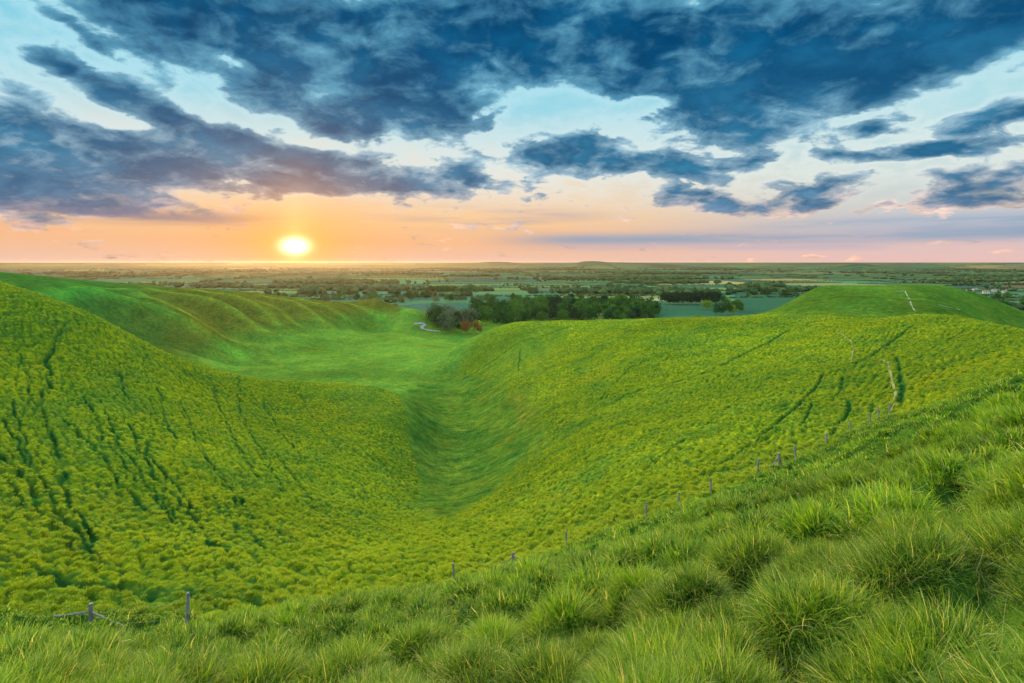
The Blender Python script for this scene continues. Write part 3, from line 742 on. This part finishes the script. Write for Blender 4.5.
wood(15, 396, 432, 1020, 1130, 17, ['brown','green','dark','grey','dark'], 'hedgerow_tree', 'autumn coloured tree in the hedge beyond the left end of the wood', 'tree', 'autumn trees in the hedge', sep=7)
wood(14, 436, 500, 930, 1010, 14, ['dark','green','grey'], 'hedgerow_tree', 'tree in the hedge of the field just above the wood by the lane', 'tree', 'trees in the hedge above the wood', sep=9)
wood(20, 262, 376, 900, 1250, 17, ['dark','grey','green'], 'vale_tree', 'dark tree standing below the sunset behind the far left ridge', 'tree', 'trees behind the far left ridge', sep=16)
wood(26, 945, 1030, 640, 1100, 17, ['dark','green','grey'], 'vale_tree', 'dark tree in the vale right of the round flat topped hill', 'tree', 'trees right of the round hill', sep=12)
wood(10, 742, 800, 1150, 1500, 17, ['dark','green'], 'vale_tree', 'dark tree in the vale just left of the round flat topped hill', 'tree', 'trees left of the round hill', sep=16)
# hedges and woods beyond: too many to count
def far_woods():
    V = []; Fq = []; L = []; ico = None
    t = (1+5**.5)/2
    iv = np.array([(-1,t,0),(1,t,0),(-1,-t,0),(1,-t,0),(0,-1,t),(0,1,t),(0,-1,-t),(0,1,-t),(t,0,-1),(t,0,1),(-t,0,-1),(-t,0,1)])/math.hypot(1,t)
    it = np.array([(0,11,5),(0,5,1),(0,1,7),(0,7,10),(0,10,11),(1,5,9),(5,11,4),(11,10,2),(10,7,6),(7,1,8),(3,9,4),(3,4,2),(3,2,6),(3,6,8),(3,8,9),(4,9,5),(2,4,11),(6,2,10),(8,6,7),(9,8,1)])
    C = []
    def add(u, v, h, w): C.append((u, v, h, w))
    rd = random.Random(3)
    for (u0, v0, u1, v1, d) in HEDGES:
        L_ = math.hypot(u1-u0, v1-v0); 
        if L_ > 4000 and d > 9000: pass
        n = int(L_/ (9 if d < 3500 else 26)); 
        if rd.random() < .2: continue
        treey = rd.uniform(.0, .42)
        for i in range(n):
            k = (i+rd.random())/max(n, 1); u = u0+(u1-u0)*k; v = v0+(v1-v0)*k; x, y = unrot(u, v); r = math.hypot(x, y)
            if y < 560 or r < 700 or r > 9500 or abs(x) > y*1.15+60: continue
            pq = x/y*F+CX
            if 400 < pq < 800 and y < 1150: continue
            if (x-0)**2 < 0: continue
            tr = vnoise(np.array([x/160.]), np.array([y/160.]), 9)[0] < treey + .1
            if r < 3500:
                if tr and rd.random() < .4: add(x+rd.uniform(-3,3), y+rd.uniform(-3,3), rd.uniform(8, 16), rd.uniform(5, 9))
                else: add(x, y, rd.uniform(2.5, 4), rd.uniform(4.5, 6))
            elif rd.random() < .22: add(x, y, rd.uniform(5, 11), rd.uniform(14, 34))
    # copses and villages' trees
    for q in range(55):
        d = 1300*(7**rd.random()); a = rd.uniform(-.80, .80); cx_, cy_ = d*math.sin(a), d*math.cos(a)
        lx = rd.uniform(30, 130)*(d/2000)**.6; ly = rd.uniform(12, 60)*(d/2000)**.6
        n = int(min(lx*ly/45, 160)) 
        for i in range(n):
            x = cx_+rd.gauss(0, lx); y = cy_+rd.gauss(0, ly)
            if y < 1200: continue
            add(x, y, rd.uniform(10, 20), rd.uniform(6, 12)*(1+d/7000))
    C = np.array(C); n = len(C); rg = np.random.default_rng(8)
    gz = ground(C[:,0], C[:,1])
    for k in range(1): pass
    cen = np.stack([C[:,0], C[:,1], gz + C[:,2]*.45], 1)
    jit = rg.uniform(.6, 1.3, (n, 12, 1))
    VV = iv[None]*jit*np.stack([C[:,3], C[:,3], C[:,2]*.55], 1)[:,None,:] + cen[:,None,:]
    Fq = (np.arange(n)[:,None,None]*12 + it[None]).reshape(-1, 3)
    me = np_mesh('far_woods', VV.reshape(-1, 3), Fq, False)
    me.attributes.new('leaf', 'FLOAT', 'POINT').data.foreach_set('value', np.repeat(rg.uniform(0, 1, n), 12).astype(np.float32))
    m = leaf_mat('far_foliage', (.010,.035,.016), (.05,.085,.028), .1)
    o = obj('distant_hedges_and_woods', me, m); tag(o, 'hedgerows, copses and woods scattered over the far vale', 'woodland', kind='stuff'); print('far blobs', n)
far_woods()
# ------------------------------------------------------------------ the old fence and other small things
m_wood = simple_mat('weathered_wood', (.15,.145,.13), .9, .45, 9, .4)
m_wire = simple_mat('rusty_wire', (.10,.09,.08), .6, .3, 9)
m_pale = simple_mat('pale_wood', (.42,.41,.36), .8, .2, 6)
def post_mesh(name, H, r, lean=(0,0), seed=0):
    rd = random.Random(seed); V = []; Fq = []; k = 9; lv = [(-.5,1.05),(0,1.0),(.25,.97),(.5,.99),(.75,.95),(.97,.95),(1.0,.8)]
    ph = [rd.uniform(.88, 1.12) for _ in range(k)]
    for t, s in lv:
        for a in range(k):
            q = a*2*math.pi/k; rr = r*s*ph[a]*rd.uniform(.95, 1.05)
            V.append((rr*math.cos(q)+lean[0]*max(t,0)*H, rr*math.sin(q)+lean[1]*max(t,0)*H, t*H+(rd.uniform(-.012,.012) if t == 1 else 0)))
    for i in range(len(lv)-1):
        for a in range(k): b = (a+1) % k; Fq.append((i*k+a, i*k+b, (i+1)*k+b, (i+1)*k+a))
    top = len(V); V.append((lean[0]*H, lean[1]*H, H*1.005))
    F2 = [tuple(f) for f in Fq] + [((len(lv)-1)*k+a, (len(lv)-1)*k+(a+1) % k, top) for a in range(k)]
    me = bpy.data.meshes.new(name); me.from_pydata(V, [], F2); me.update(); return me
def beam_mesh(name, a, b, r, seed=0, k=8):
    """a rough round rail between two points"""
    a = Vector(a); b = Vector(b); d = (b-a); L = d.length; d.normalize(); u = d.orthogonal().normalized(); v = d.cross(u); rd = random.Random(seed); V = []; Fq = []; n = 7
    for i in range(n+1):
        c = a + d*(L*i/n) + u*rd.uniform(-.01,.01) - Vector((0,0,.02*math.sin(math.pi*i/n)))
        for q in range(k):
            rr = r*rd.uniform(.88, 1.1); an = q*2*math.pi/k; V.append(c + u*rr*math.cos(an) + v*rr*math.sin(an))
    for i in range(n):
        for q in range(k): p = (q+1) % k; Fq.append((i*k+q, i*k+p, (i+1)*k+p, (i+1)*k+q))
    Fq.append(tuple(range(k))[::-1]); Fq.append(tuple(n*k+q for q in range(k)))
    me = bpy.data.meshes.new(name); me.from_pydata([tuple(x) for x in V], [], Fq); me.update(); return me
POSTS = [ # bearing, level of foot, visible height px, braces: offsets (px) of each brace foot
 (90, 634, 17, True), (187, 634, 26, False), (454, 586, 19, False), (513, 572, 18, True), (567, 551, 17, False), (646, 521, 16, False), (678, 509, 16, False),
 (711, 497, 16, False), (757, 480, 14, False), (779, 473, 17, True), (796, 463, 15, False), (826, 445, 12, False), (851, 435, 12, False), (870, 427, 13, False), (879, 421, 13, False), (889, 415, 14, False)]
fx = []
for px, py, hp, br in POSTS:
    h = hit(px, py, raw, 22); X, Y = h; fx.append((X, Y, float(ground_at(X, Y)[0]), hp*Y/F, br, px))
print('posts', [(round(a[5]), round(a[1],1), round(a[3],2)) for a in fx])
f = link(bpy.data.objects.new('post_and_wire_fence', None)); f.location = (fx[7][0], fx[7][1], fx[7][2])
tag(f, 'old grey post and wire fence sunk in long grass across the slope', 'fence')
O = Vector(f.location)
for i, (X, Y, Z, H, br, px) in enumerate(fx):
    H = min(max(H, .95), 1.45) + (.35 if px < 200 else 0)
    lean = (random.uniform(-.09,.09), random.uniform(-.06,.06)); r = .10 if br else .078
    p = obj('post', post_mesh('post', H+.25, r*(Y/45)**.35 if Y > 45 else r, lean, i), m_wood, f); p.location = (X-O.x, Y-O.y, Z-.2-O.z)
    if br:
        tag(p, {90: 'thick strainer post with two fallen diagonal rails', 513: 'short strainer post with a leaning rail on each side', 779: 'strainer post with two steep diagonal struts'}[px])
        spans = {90: (-1.9, 1.9, .85), 513: (-1.5, 1.25, .9), 779: (-1.0, .8, 1.0)}[px]
        for s in spans[:2]:
            j = i-1 if s < 0 else i+1
            if 0 <= j < len(fx): dx, dy = fx[j][0]-X, fx[j][1]-Y
            else: dx, dy = -1, .1
            L = math.hypot(dx, dy); ex, ey = X+dx/L*abs(s), Y+dy/L*abs(s)
            ez = float(ground_at(ex, ey)[0]) + (.22 if px == 90 else .15 if px != 779 else .05)
            b = obj('brace', beam_mesh('brace', (0, 0, (H+.05)*spans[2]), (ex-X, ey-Y, ez-(Z-.2)), .05, i*3+int(s > 0)), m_wood, p)
runs = [(0, 1), (2, 15)]
wb = []
for lo_, hi_ in ((0, 15),):
    for lv in (.35, .7, 1.0):
        for i in range(lo_, hi_):
            if i == 1: continue
            a, b = fx[i], fx[i+1]; n = 6; pts = []
            for k in range(n+1):
                t = k/n; pts.append((a[0]+(b[0]-a[0])*t-O.x, a[1]+(b[1]-a[1])*t-O.y, (a[2]+min(a[3],1.3)*lv)*(1-t)+(b[2]+min(b[3],1.3)*lv)*t - .04*math.sin(math.pi*t)-O.z))
            wb.append(pts)
V = []; Fq = []
for pts in wb: tube(V, Fq, pts, [.006]*len(pts), 4)
obj('wire', np_mesh('wire', V, np.array(Fq)), m_wire, f)
# waymark post on the path to the round hill
h = hit(931, 323, raw, 150) or at(931, 200)
X, Y = h; w_ = link(bpy.data.objects.new('waymark_post', None)); w_.location = (X, Y, float(ground_at(X, Y)[0]))
tag(w_, 'single pale wooden waymark post by the path below the round hill', 'signpost')
obj('post', post_mesh('post', 2.2, .13, (0,0), 77), m_pale, w_)
def box_mesh(name, x0, x1, y0, y1, z0, z1, roof=0):
    V = [(x0,y0,z0),(x1,y0,z0),(x1,y1,z0),(x0,y1,z0),(x0,y0,z1),(x1,y0,z1),(x1,y1,z1),(x0,y1,z1)]; Fq = [(3,2,1,0),(0,1,5,4),(1,2,6,5),(2,3,7,6),(3,0,4,7)]
    Fq.append((4,5,6,7)); me = bpy.data.meshes.new(name); me.from_pydata(V, [], Fq); me.update(); return me
sgn = obj('sign_plate', box_mesh('sign_plate', -.3,.3,-.18,-.13,1.78,2.1), m_pale, w_)
# a few pale houses far out
m_wall = simple_mat('house_wall', (.30,.29,.26), .9, .15, .3); m_roof = simple_mat('house_roof', (.16,.10,.08), .9, .2, .5); m_pane = simple_mat('window_glass', (.04,.05,.06), .2, .1, 1)
def house_meshes(L, W, H, R):
    wv = [(-L,-W,-.5),(L,-W,-.5),(L,W,-.5),(-L,W,-.5),(-L,-W,H),(L,-W,H),(L,W,H),(-L,W,H),(-L,0,H+R),(L,0,H+R)]
    wall = bpy.data.meshes.new('wall'); wall.from_pydata(wv, [], [(0,1,5,4),(2,3,7,6),(1,2,6,9,5),(3,0,4,8,7)]); wall.update()
    e = .4; rv = [(-L-e,-W-e,H-.25),(L+e,-W-e,H-.25),(L+e,0,H+R+.1),(-L-e,0,H+R+.1),(L+e,W+e,H-.25),(-L-e,W+e,H-.25)]
    rv += [(a,b,c+.3) for a,b,c in rv]
    roof = bpy.data.meshes.new('roof'); roof.from_pydata(rv, [], [(0,3,2,1),(3,5,4,2),(6,7,8,9),(9,8,10,11),(0,1,7,6),(4,5,11,10),(1,2,8,7),(2,4,10,8),(0,6,9,3),(3,9,11,5)]); roof.update()
    return wall, roof
HM = house_meshes(7, 4, 5.2, 3.2); WM = box_mesh('window', -.6,.6,-4.06,-4.003,0,1.2); CM = box_mesh('chimney', -.5,.5,-.4,.4,0,2)
for me, mm in ((HM[0], m_wall), (HM[1], m_roof), (WM, m_pane), (CM, m_wall)): me.materials.append(mm)
for (px, Y, rz) in [(953,1500,.3),(958,1620,-.2),(966,1560,.8),(975,1700,.1),(986,1480,-.5),(994,1660,.4),(1004,1520,.2),(1013,1750,-.1)]:
    X, Y = at(px, Y); hN = link(bpy.data.objects.new('village_house', None)); hN.location = (X, Y, float(ground_at(X, Y)[0])); hN.rotation_euler.z = rz
    tag(hN, 'pale gabled house among the trees of the far village at right', 'house', 'houses of the far village')
    obj('wall', HM[0], None, hN); rf = obj('roof', HM[1], None, hN); ch = obj('chimney', CM, None, rf); ch.location = (5.5, 0, 7.6)
    for wx_ in (-4.5, 0, 4.5):
        for wz in (1.0, 3.4): q = obj('window', WM, None, hN); q.location = (wx_, 0, wz)
SKY_STRENGTH, SUN_POWER, HAZE, EXPOSURE = .5, 5.0, 1.05e-5, 1.0
# ------------------------------------------------------------------ sky, sun, air, camera
SUN_AZ = math.atan((295-CX)/F); SUN_EL = math.radians(17.0)
def dirv(az, el): return Vector((math.sin(az)*math.cos(el), math.cos(az)*math.cos(el), math.sin(el)))
w = bpy.data.worlds.new('World'); SC.world = w; w.use_nodes = True
w.node_tree.nodes.clear(); N = NT(w.node_tree)
out = N.add('ShaderNodeOutputWorld'); bg = N.add('ShaderNodeBackground')
tc = N.add('ShaderNodeTexCoord').outputs['Generated']
sep = N.add('ShaderNodeSeparateXYZ'); N.set(sep.inputs[0], tc)
x, y, z = sep.outputs
az = N.math('ARCTAN2', x, y); el = N.math('ARCSINE', z)
def lin(r, g, b): return tuple(((c/255+.055)/1.055)**2.4 if c > 10 else c/255/12.92 for c in (r, g, b))
D = math.radians
# clear sky by height, cool to the right and warm round the sun
e01 = N.math('DIVIDE', N.math('MAXIMUM', el, 0.0), D(40))
left = N.ramp(e01, [(0, lin(236,196,176)), (.05, lin(246,190,146)), (.11, lin(250,206,156)), (.17, lin(242,218,190)), (.28, lin(222,230,226)), (.38, lin(155,216,232)), (.6, lin(100,198,224)), (1, lin(90,175,210))])
right = N.ramp(e01, [(0, lin(232,192,186)), (.04, lin(228,196,190)), (.08, lin(190,192,204)), (.13, lin(206,210,208)), (.2, lin(205,222,220)), (.32, lin(165,218,228)), (.5, lin(105,198,222)), (.7, lin(70,175,210)), (1, lin(60,160,200))])
clear = N.mix(N.mrange(az, D(0), D(38)), left, right)
sund = dirv(SUN_AZ, math.atan((HY-246)/F*math.cos(SUN_AZ)))
dt = N.add('ShaderNodeVectorMath', operation='DOT_PRODUCT'); N.set(dt.inputs[0], tc); dt.inputs[1].default_value = sund
ang = N.math('ARCCOSINE', dt.outputs['Value'])
# squashed distance: the glow is wider than it is tall
da = N.math('SUBTRACT', az, SUN_AZ); de = N.math('SUBTRACT', el, math.asin(sund.z))
ell = N.math('SQRT', N.math('ADD', N.math('MULTIPLY', N.math('MULTIPLY', da, .62), N.math('MULTIPLY', da, .62)), N.math('MULTIPLY', de, de)))
g1 = N.math('POWER', 2.718, N.math('MULTIPLY', ell, -1/D(3.0)))
g2 = N.math('POWER', 2.718, N.math('MULTIPLY', N.math('MULTIPLY', ell, ell), -1/D(.66)**2))
g3 = N.math('POWER', 2.718, N.math('MULTIPLY', ell, -1/D(3.2)))
# clouds: a flat deck seen in perspective, shaped by large masses
zz = N.math('ADD', N.math('MAXIMUM', z, 0.0), .30)
cm = N.add('ShaderNodeCombineXYZ'); N.set(cm.inputs[0], N.math('DIVIDE', x, zz)); N.set(cm.inputs[1], N.math('DIVIDE', y, zz))
deck = cm.outputs[0]
wv = N.add('ShaderNodeCombineXYZ'); N.set(wv.inputs[0], az); N.set(wv.inputs[1], el)
warp_n = N.add('ShaderNodeTexNoise'); N.set(warp_n.inputs['Vector'], deck); warp_n.inputs['Scale'].default_value = 3.5; warp_n.inputs['Detail'].default_value = 4
wo = N.add('ShaderNodeVectorMath', operation='SUBTRACT'); N.set(wo.inputs[0], warp_n.outputs['Color']); wo.inputs[1].default_value = (.5,.5,.5)
ws = N.add('ShaderNodeVectorMath', operation='MULTIPLY'); N.set(ws.inputs[0], wo); ws.inputs[1].default_value = (.12,.06,0)
wa = N.add('ShaderNodeVectorMath', operation='ADD'); N.set(wa.inputs[0], wv.outputs[0]); N.set(wa.inputs[1], ws)
def azel(px, py):
    u = (px-CX)/F; v = (HY-py)/F; a = math.atan(u); return a, math.atan(v*math.cos(a))
BLOBS = [ # centre x, y, half width, half height, tilt (deg, + rises to the right), strength
 (150,10,120,34,-14,.9),(60,20,60,14,-30,.6),(110,60,90,20,-26,.7),(30,95,40,14,-10,.7),(330,50,190,75,-12,1.35),(400,105,110,42,-3,1.1),(300,100,90,38,-20,.9),(480,30,130,70,0,1.1),(600,42,150,58,0,1.25),(760,50,180,70,4,1.35),(720,110,110,38,4,1.1),(900,35,150,62,10,1.3),(1010,10,90,50,20,.9),(830,100,110,36,14,1.0),
 (1000,118,62,20,4,1.2),(40,55,60,16,-30,.55),(85,85,80,20,-24,.8),(150,50,70,18,-26,.7),
 (60,155,150,38,-4,1.3),(40,190,150,30,0,1.2),(190,135,100,24,-12,.9),(220,160,150,30,-4,1.25),(340,178,170,24,-2,1.25),(440,178,70,17,3,.9),(150,205,170,14,0,.9),(20,120,60,18,0,.6),
 (150,110,60,16,-25,.8),(256,195,40,12,0,.6),
 (590,160,85,22,-4,1.2),(680,168,66,19,-6,1.15),(590,140,30,8,0,.8),(560,158,60,14,0,.8),(690,197,55,12,-10,1.0),(725,209,50,7,0,.9),(755,158,34,10,0,.8),(835,158,40,8,6,.8),(780,182,26,7,0,.8),(830,190,55,15,8,1.0),(800,206,60,8,0,.7),
 (900,158,90,12,4,.9),(965,150,70,9,4,.7),(990,180,90,13,8,.95),(940,200,90,11,3,1.0),(1015,205,60,10,0,1.0),(870,130,60,12,10,.7),(940,175,60,8,6,.7),
 (490,205,40,8,0,.35),(292,206,46,16,5,-1.5),(250,188,26,8,-10,-.9),(228,203,26,9,0,-.6),(360,200,40,8,0,-.4),(85,203,16,5,0,-.5),(700,0,26,12,0,-.6),(490,25,12,14,0,-.5),(60,140,18,10,-30,-.6),(230,112,26,10,-20,-.7),(285,128,26,8,-15,-.7),(225,60,40,10,-24,-.7),(90,62,26,9,-20,-.6),(110,122,36,10,-20,-.7),(60,98,30,12,-20,-.5),(415,112,34,12,0,-.6),(650,106,60,9,3,-.9),(560,112,60,14,4,-.7),(690,78,20,10,0,-.35),(550,20,14,14,0,-.35),(180,196,16,6,0,-.6),(330,148,40,6,-6,-.6),(240,162,12,9,0,-.4),(870,172,40,7,8,-.5),(930,166,30,6,6,-.5),(900,195,30,6,6,-.4),(770,182,30,8,0,-.5),(270,206,60,10,0,.5),
]
acc = None
for cx_, cy_, rx, ry, tl, st in BLOBS:
    a, e = azel(cx_, cy_); a2, _ = azel(cx_+rx, cy_); a0, _ = azel(cx_-rx, cy_); _, e2 = azel(cx_, cy_-ry)
    mp = N.add('ShaderNodeMapping', vector_type='TEXTURE'); N.set(mp.inputs[0], wa)
    mp.inputs[1].default_value = (a, e, 0); mp.inputs[2].default_value = (0, 0, D(tl)*.9); mp.inputs[3].default_value = ((a2-a0)/2*1.17, max(e2-e, .004)*1.24, 1)
    gr = N.add('ShaderNodeTexGradient', gradient_type='SPHERICAL'); N.set(gr.inputs[0], mp)
    v = N.math('MULTIPLY', gr.outputs['Fac'], st)
    acc = v if acc is None else N.math('ADD', acc, v)
# elsewhere (overhead, sides and behind) a broken deck
front = N.math('MULTIPLY', N.mrange(N.math('ABSOLUTE', az), D(44), D(60), 1, 0), N.mrange(el, D(26), D(36), 1, 0))
else_ = N.math('MULTIPLY', N.mrange(N.noise(deck, 1.4, 3), .46, .60), .8)
mass = N.math('ADD', N.math('MULTIPLY', acc, front), N.math('MULTIPLY', else_, N.math('SUBTRACT', 1.0, front)))
nA = N.noise(deck, 9.0, 9, .60, .35); nB = N.noise(deck, 3.4, 6, .55, .2)
nS = N.math('SUBTRACT', N.math('ADD', N.math('MULTIPLY', nA, .5), N.math('MULTIPLY', nB, .5)), .5)
dens = N.math('ADD', N.math('MINIMUM', mass, .9), N.math('MULTIPLY', nS, 3.8))
cov = N.mrange(dens, .18, .46); thick = N.mrange(dens, .26, 1.05)
ccol = N.ramp(e01, [(0, lin(170,140,150)), (.08, lin(124,140,168)), (.14, lin(82,126,160)), (.22, lin(48,114,152)), (.5, lin(12,84,128)), (.8, lin(4,74,116))])
cthin = N.ramp(e01, [(0, lin(235,190,165)), (.10, lin(226,200,186)), (.2, lin(165,192,208)), (.4, lin(108,172,200)), (1, lin(50,140,180))])
nC = N.noise(deck, 4.5, 7, .6, .2)
shade = N.mix(thick, cthin, ccol)
shade = N.mix(N.mrange(nC, .35, .75), N.mix(1.0, shade, (.55,.70,.78), 'MULTIPLY'), N.mix(1.0, shade, (1.75,1.5,1.35), 'MULTIPLY'))
# light breaking through near the sun
shade = N.mix(N.math('MULTIPLY', g3, .7), shade, (*lin(250,158,104), 1))
# thin bright veil where the deck opens
clear = N.mix(N.math('MULTIPLY', N.mrange(N.noise(deck, 3.0, 6, .6), .42, .68), N.mrange(e01, .12, .3, 0, .3)), clear, (*lin(232,242,240), 1))
halo = N.math('MULTIPLY', N.mrange(dens, -.35, .2), N.mrange(e01, .10, .26, 0, .8))
clear = N.mix(halo, clear, N.mix(N.mrange(e01, .15, .45), (*lin(236,238,230), 1), (*lin(176,226,240), 1)))
sky = N.mix(cov, clear, shade)
# low horizontal streaks
st = N.add('ShaderNodeCombineXYZ'); N.set(st.inputs[0], N.math('MULTIPLY', az, 2.2)); N.set(st.inputs[1], N.math('MULTIPLY', el, 34))
sn = N.noise(st.outputs[0], 1.0, 4, .55)
def band(px0, px1, py0, soft, col, amt, nlo=.42, nhi=.58):
    a0, e0 = azel((px0+px1)/2, py0); al, _ = azel(px0, py0); ar, _ = azel(px1, py0)
    b = N.math('POWER', 2.718, N.math('MULTIPLY', N.math('POWER', N.math('DIVIDE', N.math('SUBTRACT', el, e0), soft/F*.9), 2.0), -1.0))
    h = N.math('MULTIPLY', N.mrange(az, al-.12, al+.12), N.mrange(az, ar-.12, ar+.12, 1, 0))
    return N.mix(N.math('MULTIPLY', N.math('MULTIPLY', b, h), N.math('MULTIPLY', N.mrange(sn, nlo, nhi), amt)), sky, (*col, 1))
sky = band(520, 1200, 236, 7, lin(138,164,190), .85, .2, .5)
sky = band(560, 1200, 246, 4, lin(190,180,196), .6)
sky = band(-100, 260, 214, 7, lin(120,122,150), .75)
sky = band(400, 580, 218, 10, lin(170,164,182), .7)
sky = band(780, 1200, 222, 6, lin(120,160,190), .7)
sky = band(-100, 430, 232, 5, lin(245,170,120), .5)
# the sun and its glow
def addc(base, f, col): 
    return N.mix(1.0, base, N.mix(f, (0,0,0), col), 'ADD')
sky = N.mix(N.math('MULTIPLY', g3, 1.0, clamp=True), sky, (*lin(255,168,58), 1))
sky = addc(sky, N.math('MULTIPLY', g1, .30), (1.0,.55,.03))
pil = N.math('SQRT', N.math('ADD', N.math('MULTIPLY', N.math('MULTIPLY', da, 1.3), N.math('MULTIPLY', da, 1.3)), N.math('MULTIPLY', N.math('MULTIPLY', de, .42), N.math('MULTIPLY', de, .42))))
sky = addc(sky, N.math('MULTIPLY', N.math('POWER', 2.718, N.math('MULTIPLY', pil, -1/D(1.5))), .4), (1.0,.62,.22))
g2m = N.math('MULTIPLY', g2, 1.15)
sky = addc(sky, g2m, (1,1,.95)); sky = addc(sky, g2m, (1,.9,.5))
# out of view the dome is physical sky plus this sky, boosted as added fill light
nis = N.add('ShaderNodeTexSky', sky_type='NISHITA', sun_disc=False); nis.sun_elevation = SUN_EL; nis.sun_rotation = SUN_AZ
nis.air_density = 1.2; nis.dust_density = 1.5; nis.ozone_density = 1.5
nb = N.mix(1.0, nis.outputs[0], (.12,.12,.12), 'MULTIPLY')
back = N.math('SUBTRACT', 1.0, N.math('MULTIPLY', N.mrange(N.math('ABSOLUTE', az), D(52), D(95), 1, 0), N.mrange(el, D(32), D(50), 1, 0)))
BACK_GAIN = 3.7
sky = N.mix(back, sky, N.mix(1.0, nb, N.mix(1.0, N.mix(.35, sky, (.9,.85,.72,1)), (BACK_GAIN,)*3, 'MULTIPLY'), 'ADD'))
# below the horizon
sky = N.mix(N.mrange(z, -.004, -.03), sky, (.10,.12,.12,1))
N.set(bg.inputs[0], sky); bg.inputs[1].default_value = SKY_STRENGTH
N.l.new(bg.outputs[0], out.inputs[0])
w.cycles.sampling_method = 'MANUAL'; w.cycles.sample_map_resolution = 512

sl = bpy.data.lights.new('sun', 'SUN'); sl.energy = SUN_POWER; sl.angle = D(3); sl.color = (1.0,.68,.30)
so = bpy.data.objects.new('sun', sl); link(so)
so.rotation_euler = (-dirv(SUN_AZ, SUN_EL)).to_track_quat('-Z', 'Y').to_euler()
so.location = dirv(SUN_AZ, SUN_EL)*500

if HAZE > 0:
    R0, zb, zt = 15700, -103.0, 14.0
    me = np_mesh('haze', [(sx*R0, sy*R0, q) for q in (zb, zt) for sx, sy in ((-1,-1),(1,-1),(1,1),(-1,1))],
                 [(3,2,1,0),(4,5,6,7),(0,1,5,4),(1,2,6,5),(2,3,7,6),(3,0,4,7)], False)
    m = bpy.data.materials.new('haze'); m.use_nodes = True; m.node_tree.nodes.clear(); H = NT(m.node_tree)
    ho = H.add('ShaderNodeOutputMaterial'); pv = H.add('ShaderNodeVolumePrincipled')
    pv.inputs['Color'].default_value = (1.0,.70,.58,1); pv.inputs['Density'].default_value = HAZE; pv.inputs['Anisotropy'].default_value = .78
    H.l.new(pv.outputs[0], ho.inputs['Volume'])
    hz = obj('haze', me, m); tag(hz, 'thin evening haze lying over the vale', 'haze', kind='stuff')

cam = bpy.data.cameras.new('camera'); co = bpy.data.objects.new('camera', cam); link(co); SC.camera = co
cam.sensor_width = 36; cam.lens = 36*F/1024; cam.clip_start = .05; cam.clip_end = 90000
co.location = (0,0,0); co.rotation_euler = (math.pi/2, 0, 0)
cam.shift_y = -(341.5-HY)/1024
SC.view_settings.view_transform = 'Standard'; SC.view_settings.look = 'None'; SC.view_settings.exposure = EXPOSURE; SC.view_settings.gamma = 1
SC.view_settings.use_curve_mapping = False
SC.render.engine = 'CYCLES'; cy = SC.cycles
cy.use_denoising = True; cy.denoiser = 'OPENIMAGEDENOISE'; cy.max_bounces = 5; cy.diffuse_bounces = 2; cy.transmission_bounces = 3; cy.transparent_max_bounces = 6; cy.volume_bounces = 1; cy.glossy_bounces = 2
cy.use_adaptive_sampling = True; cy.adaptive_threshold = .02; cy.caustics_reflective = False; cy.caustics_refractive = False; cy.sample_clamp_indirect = 4
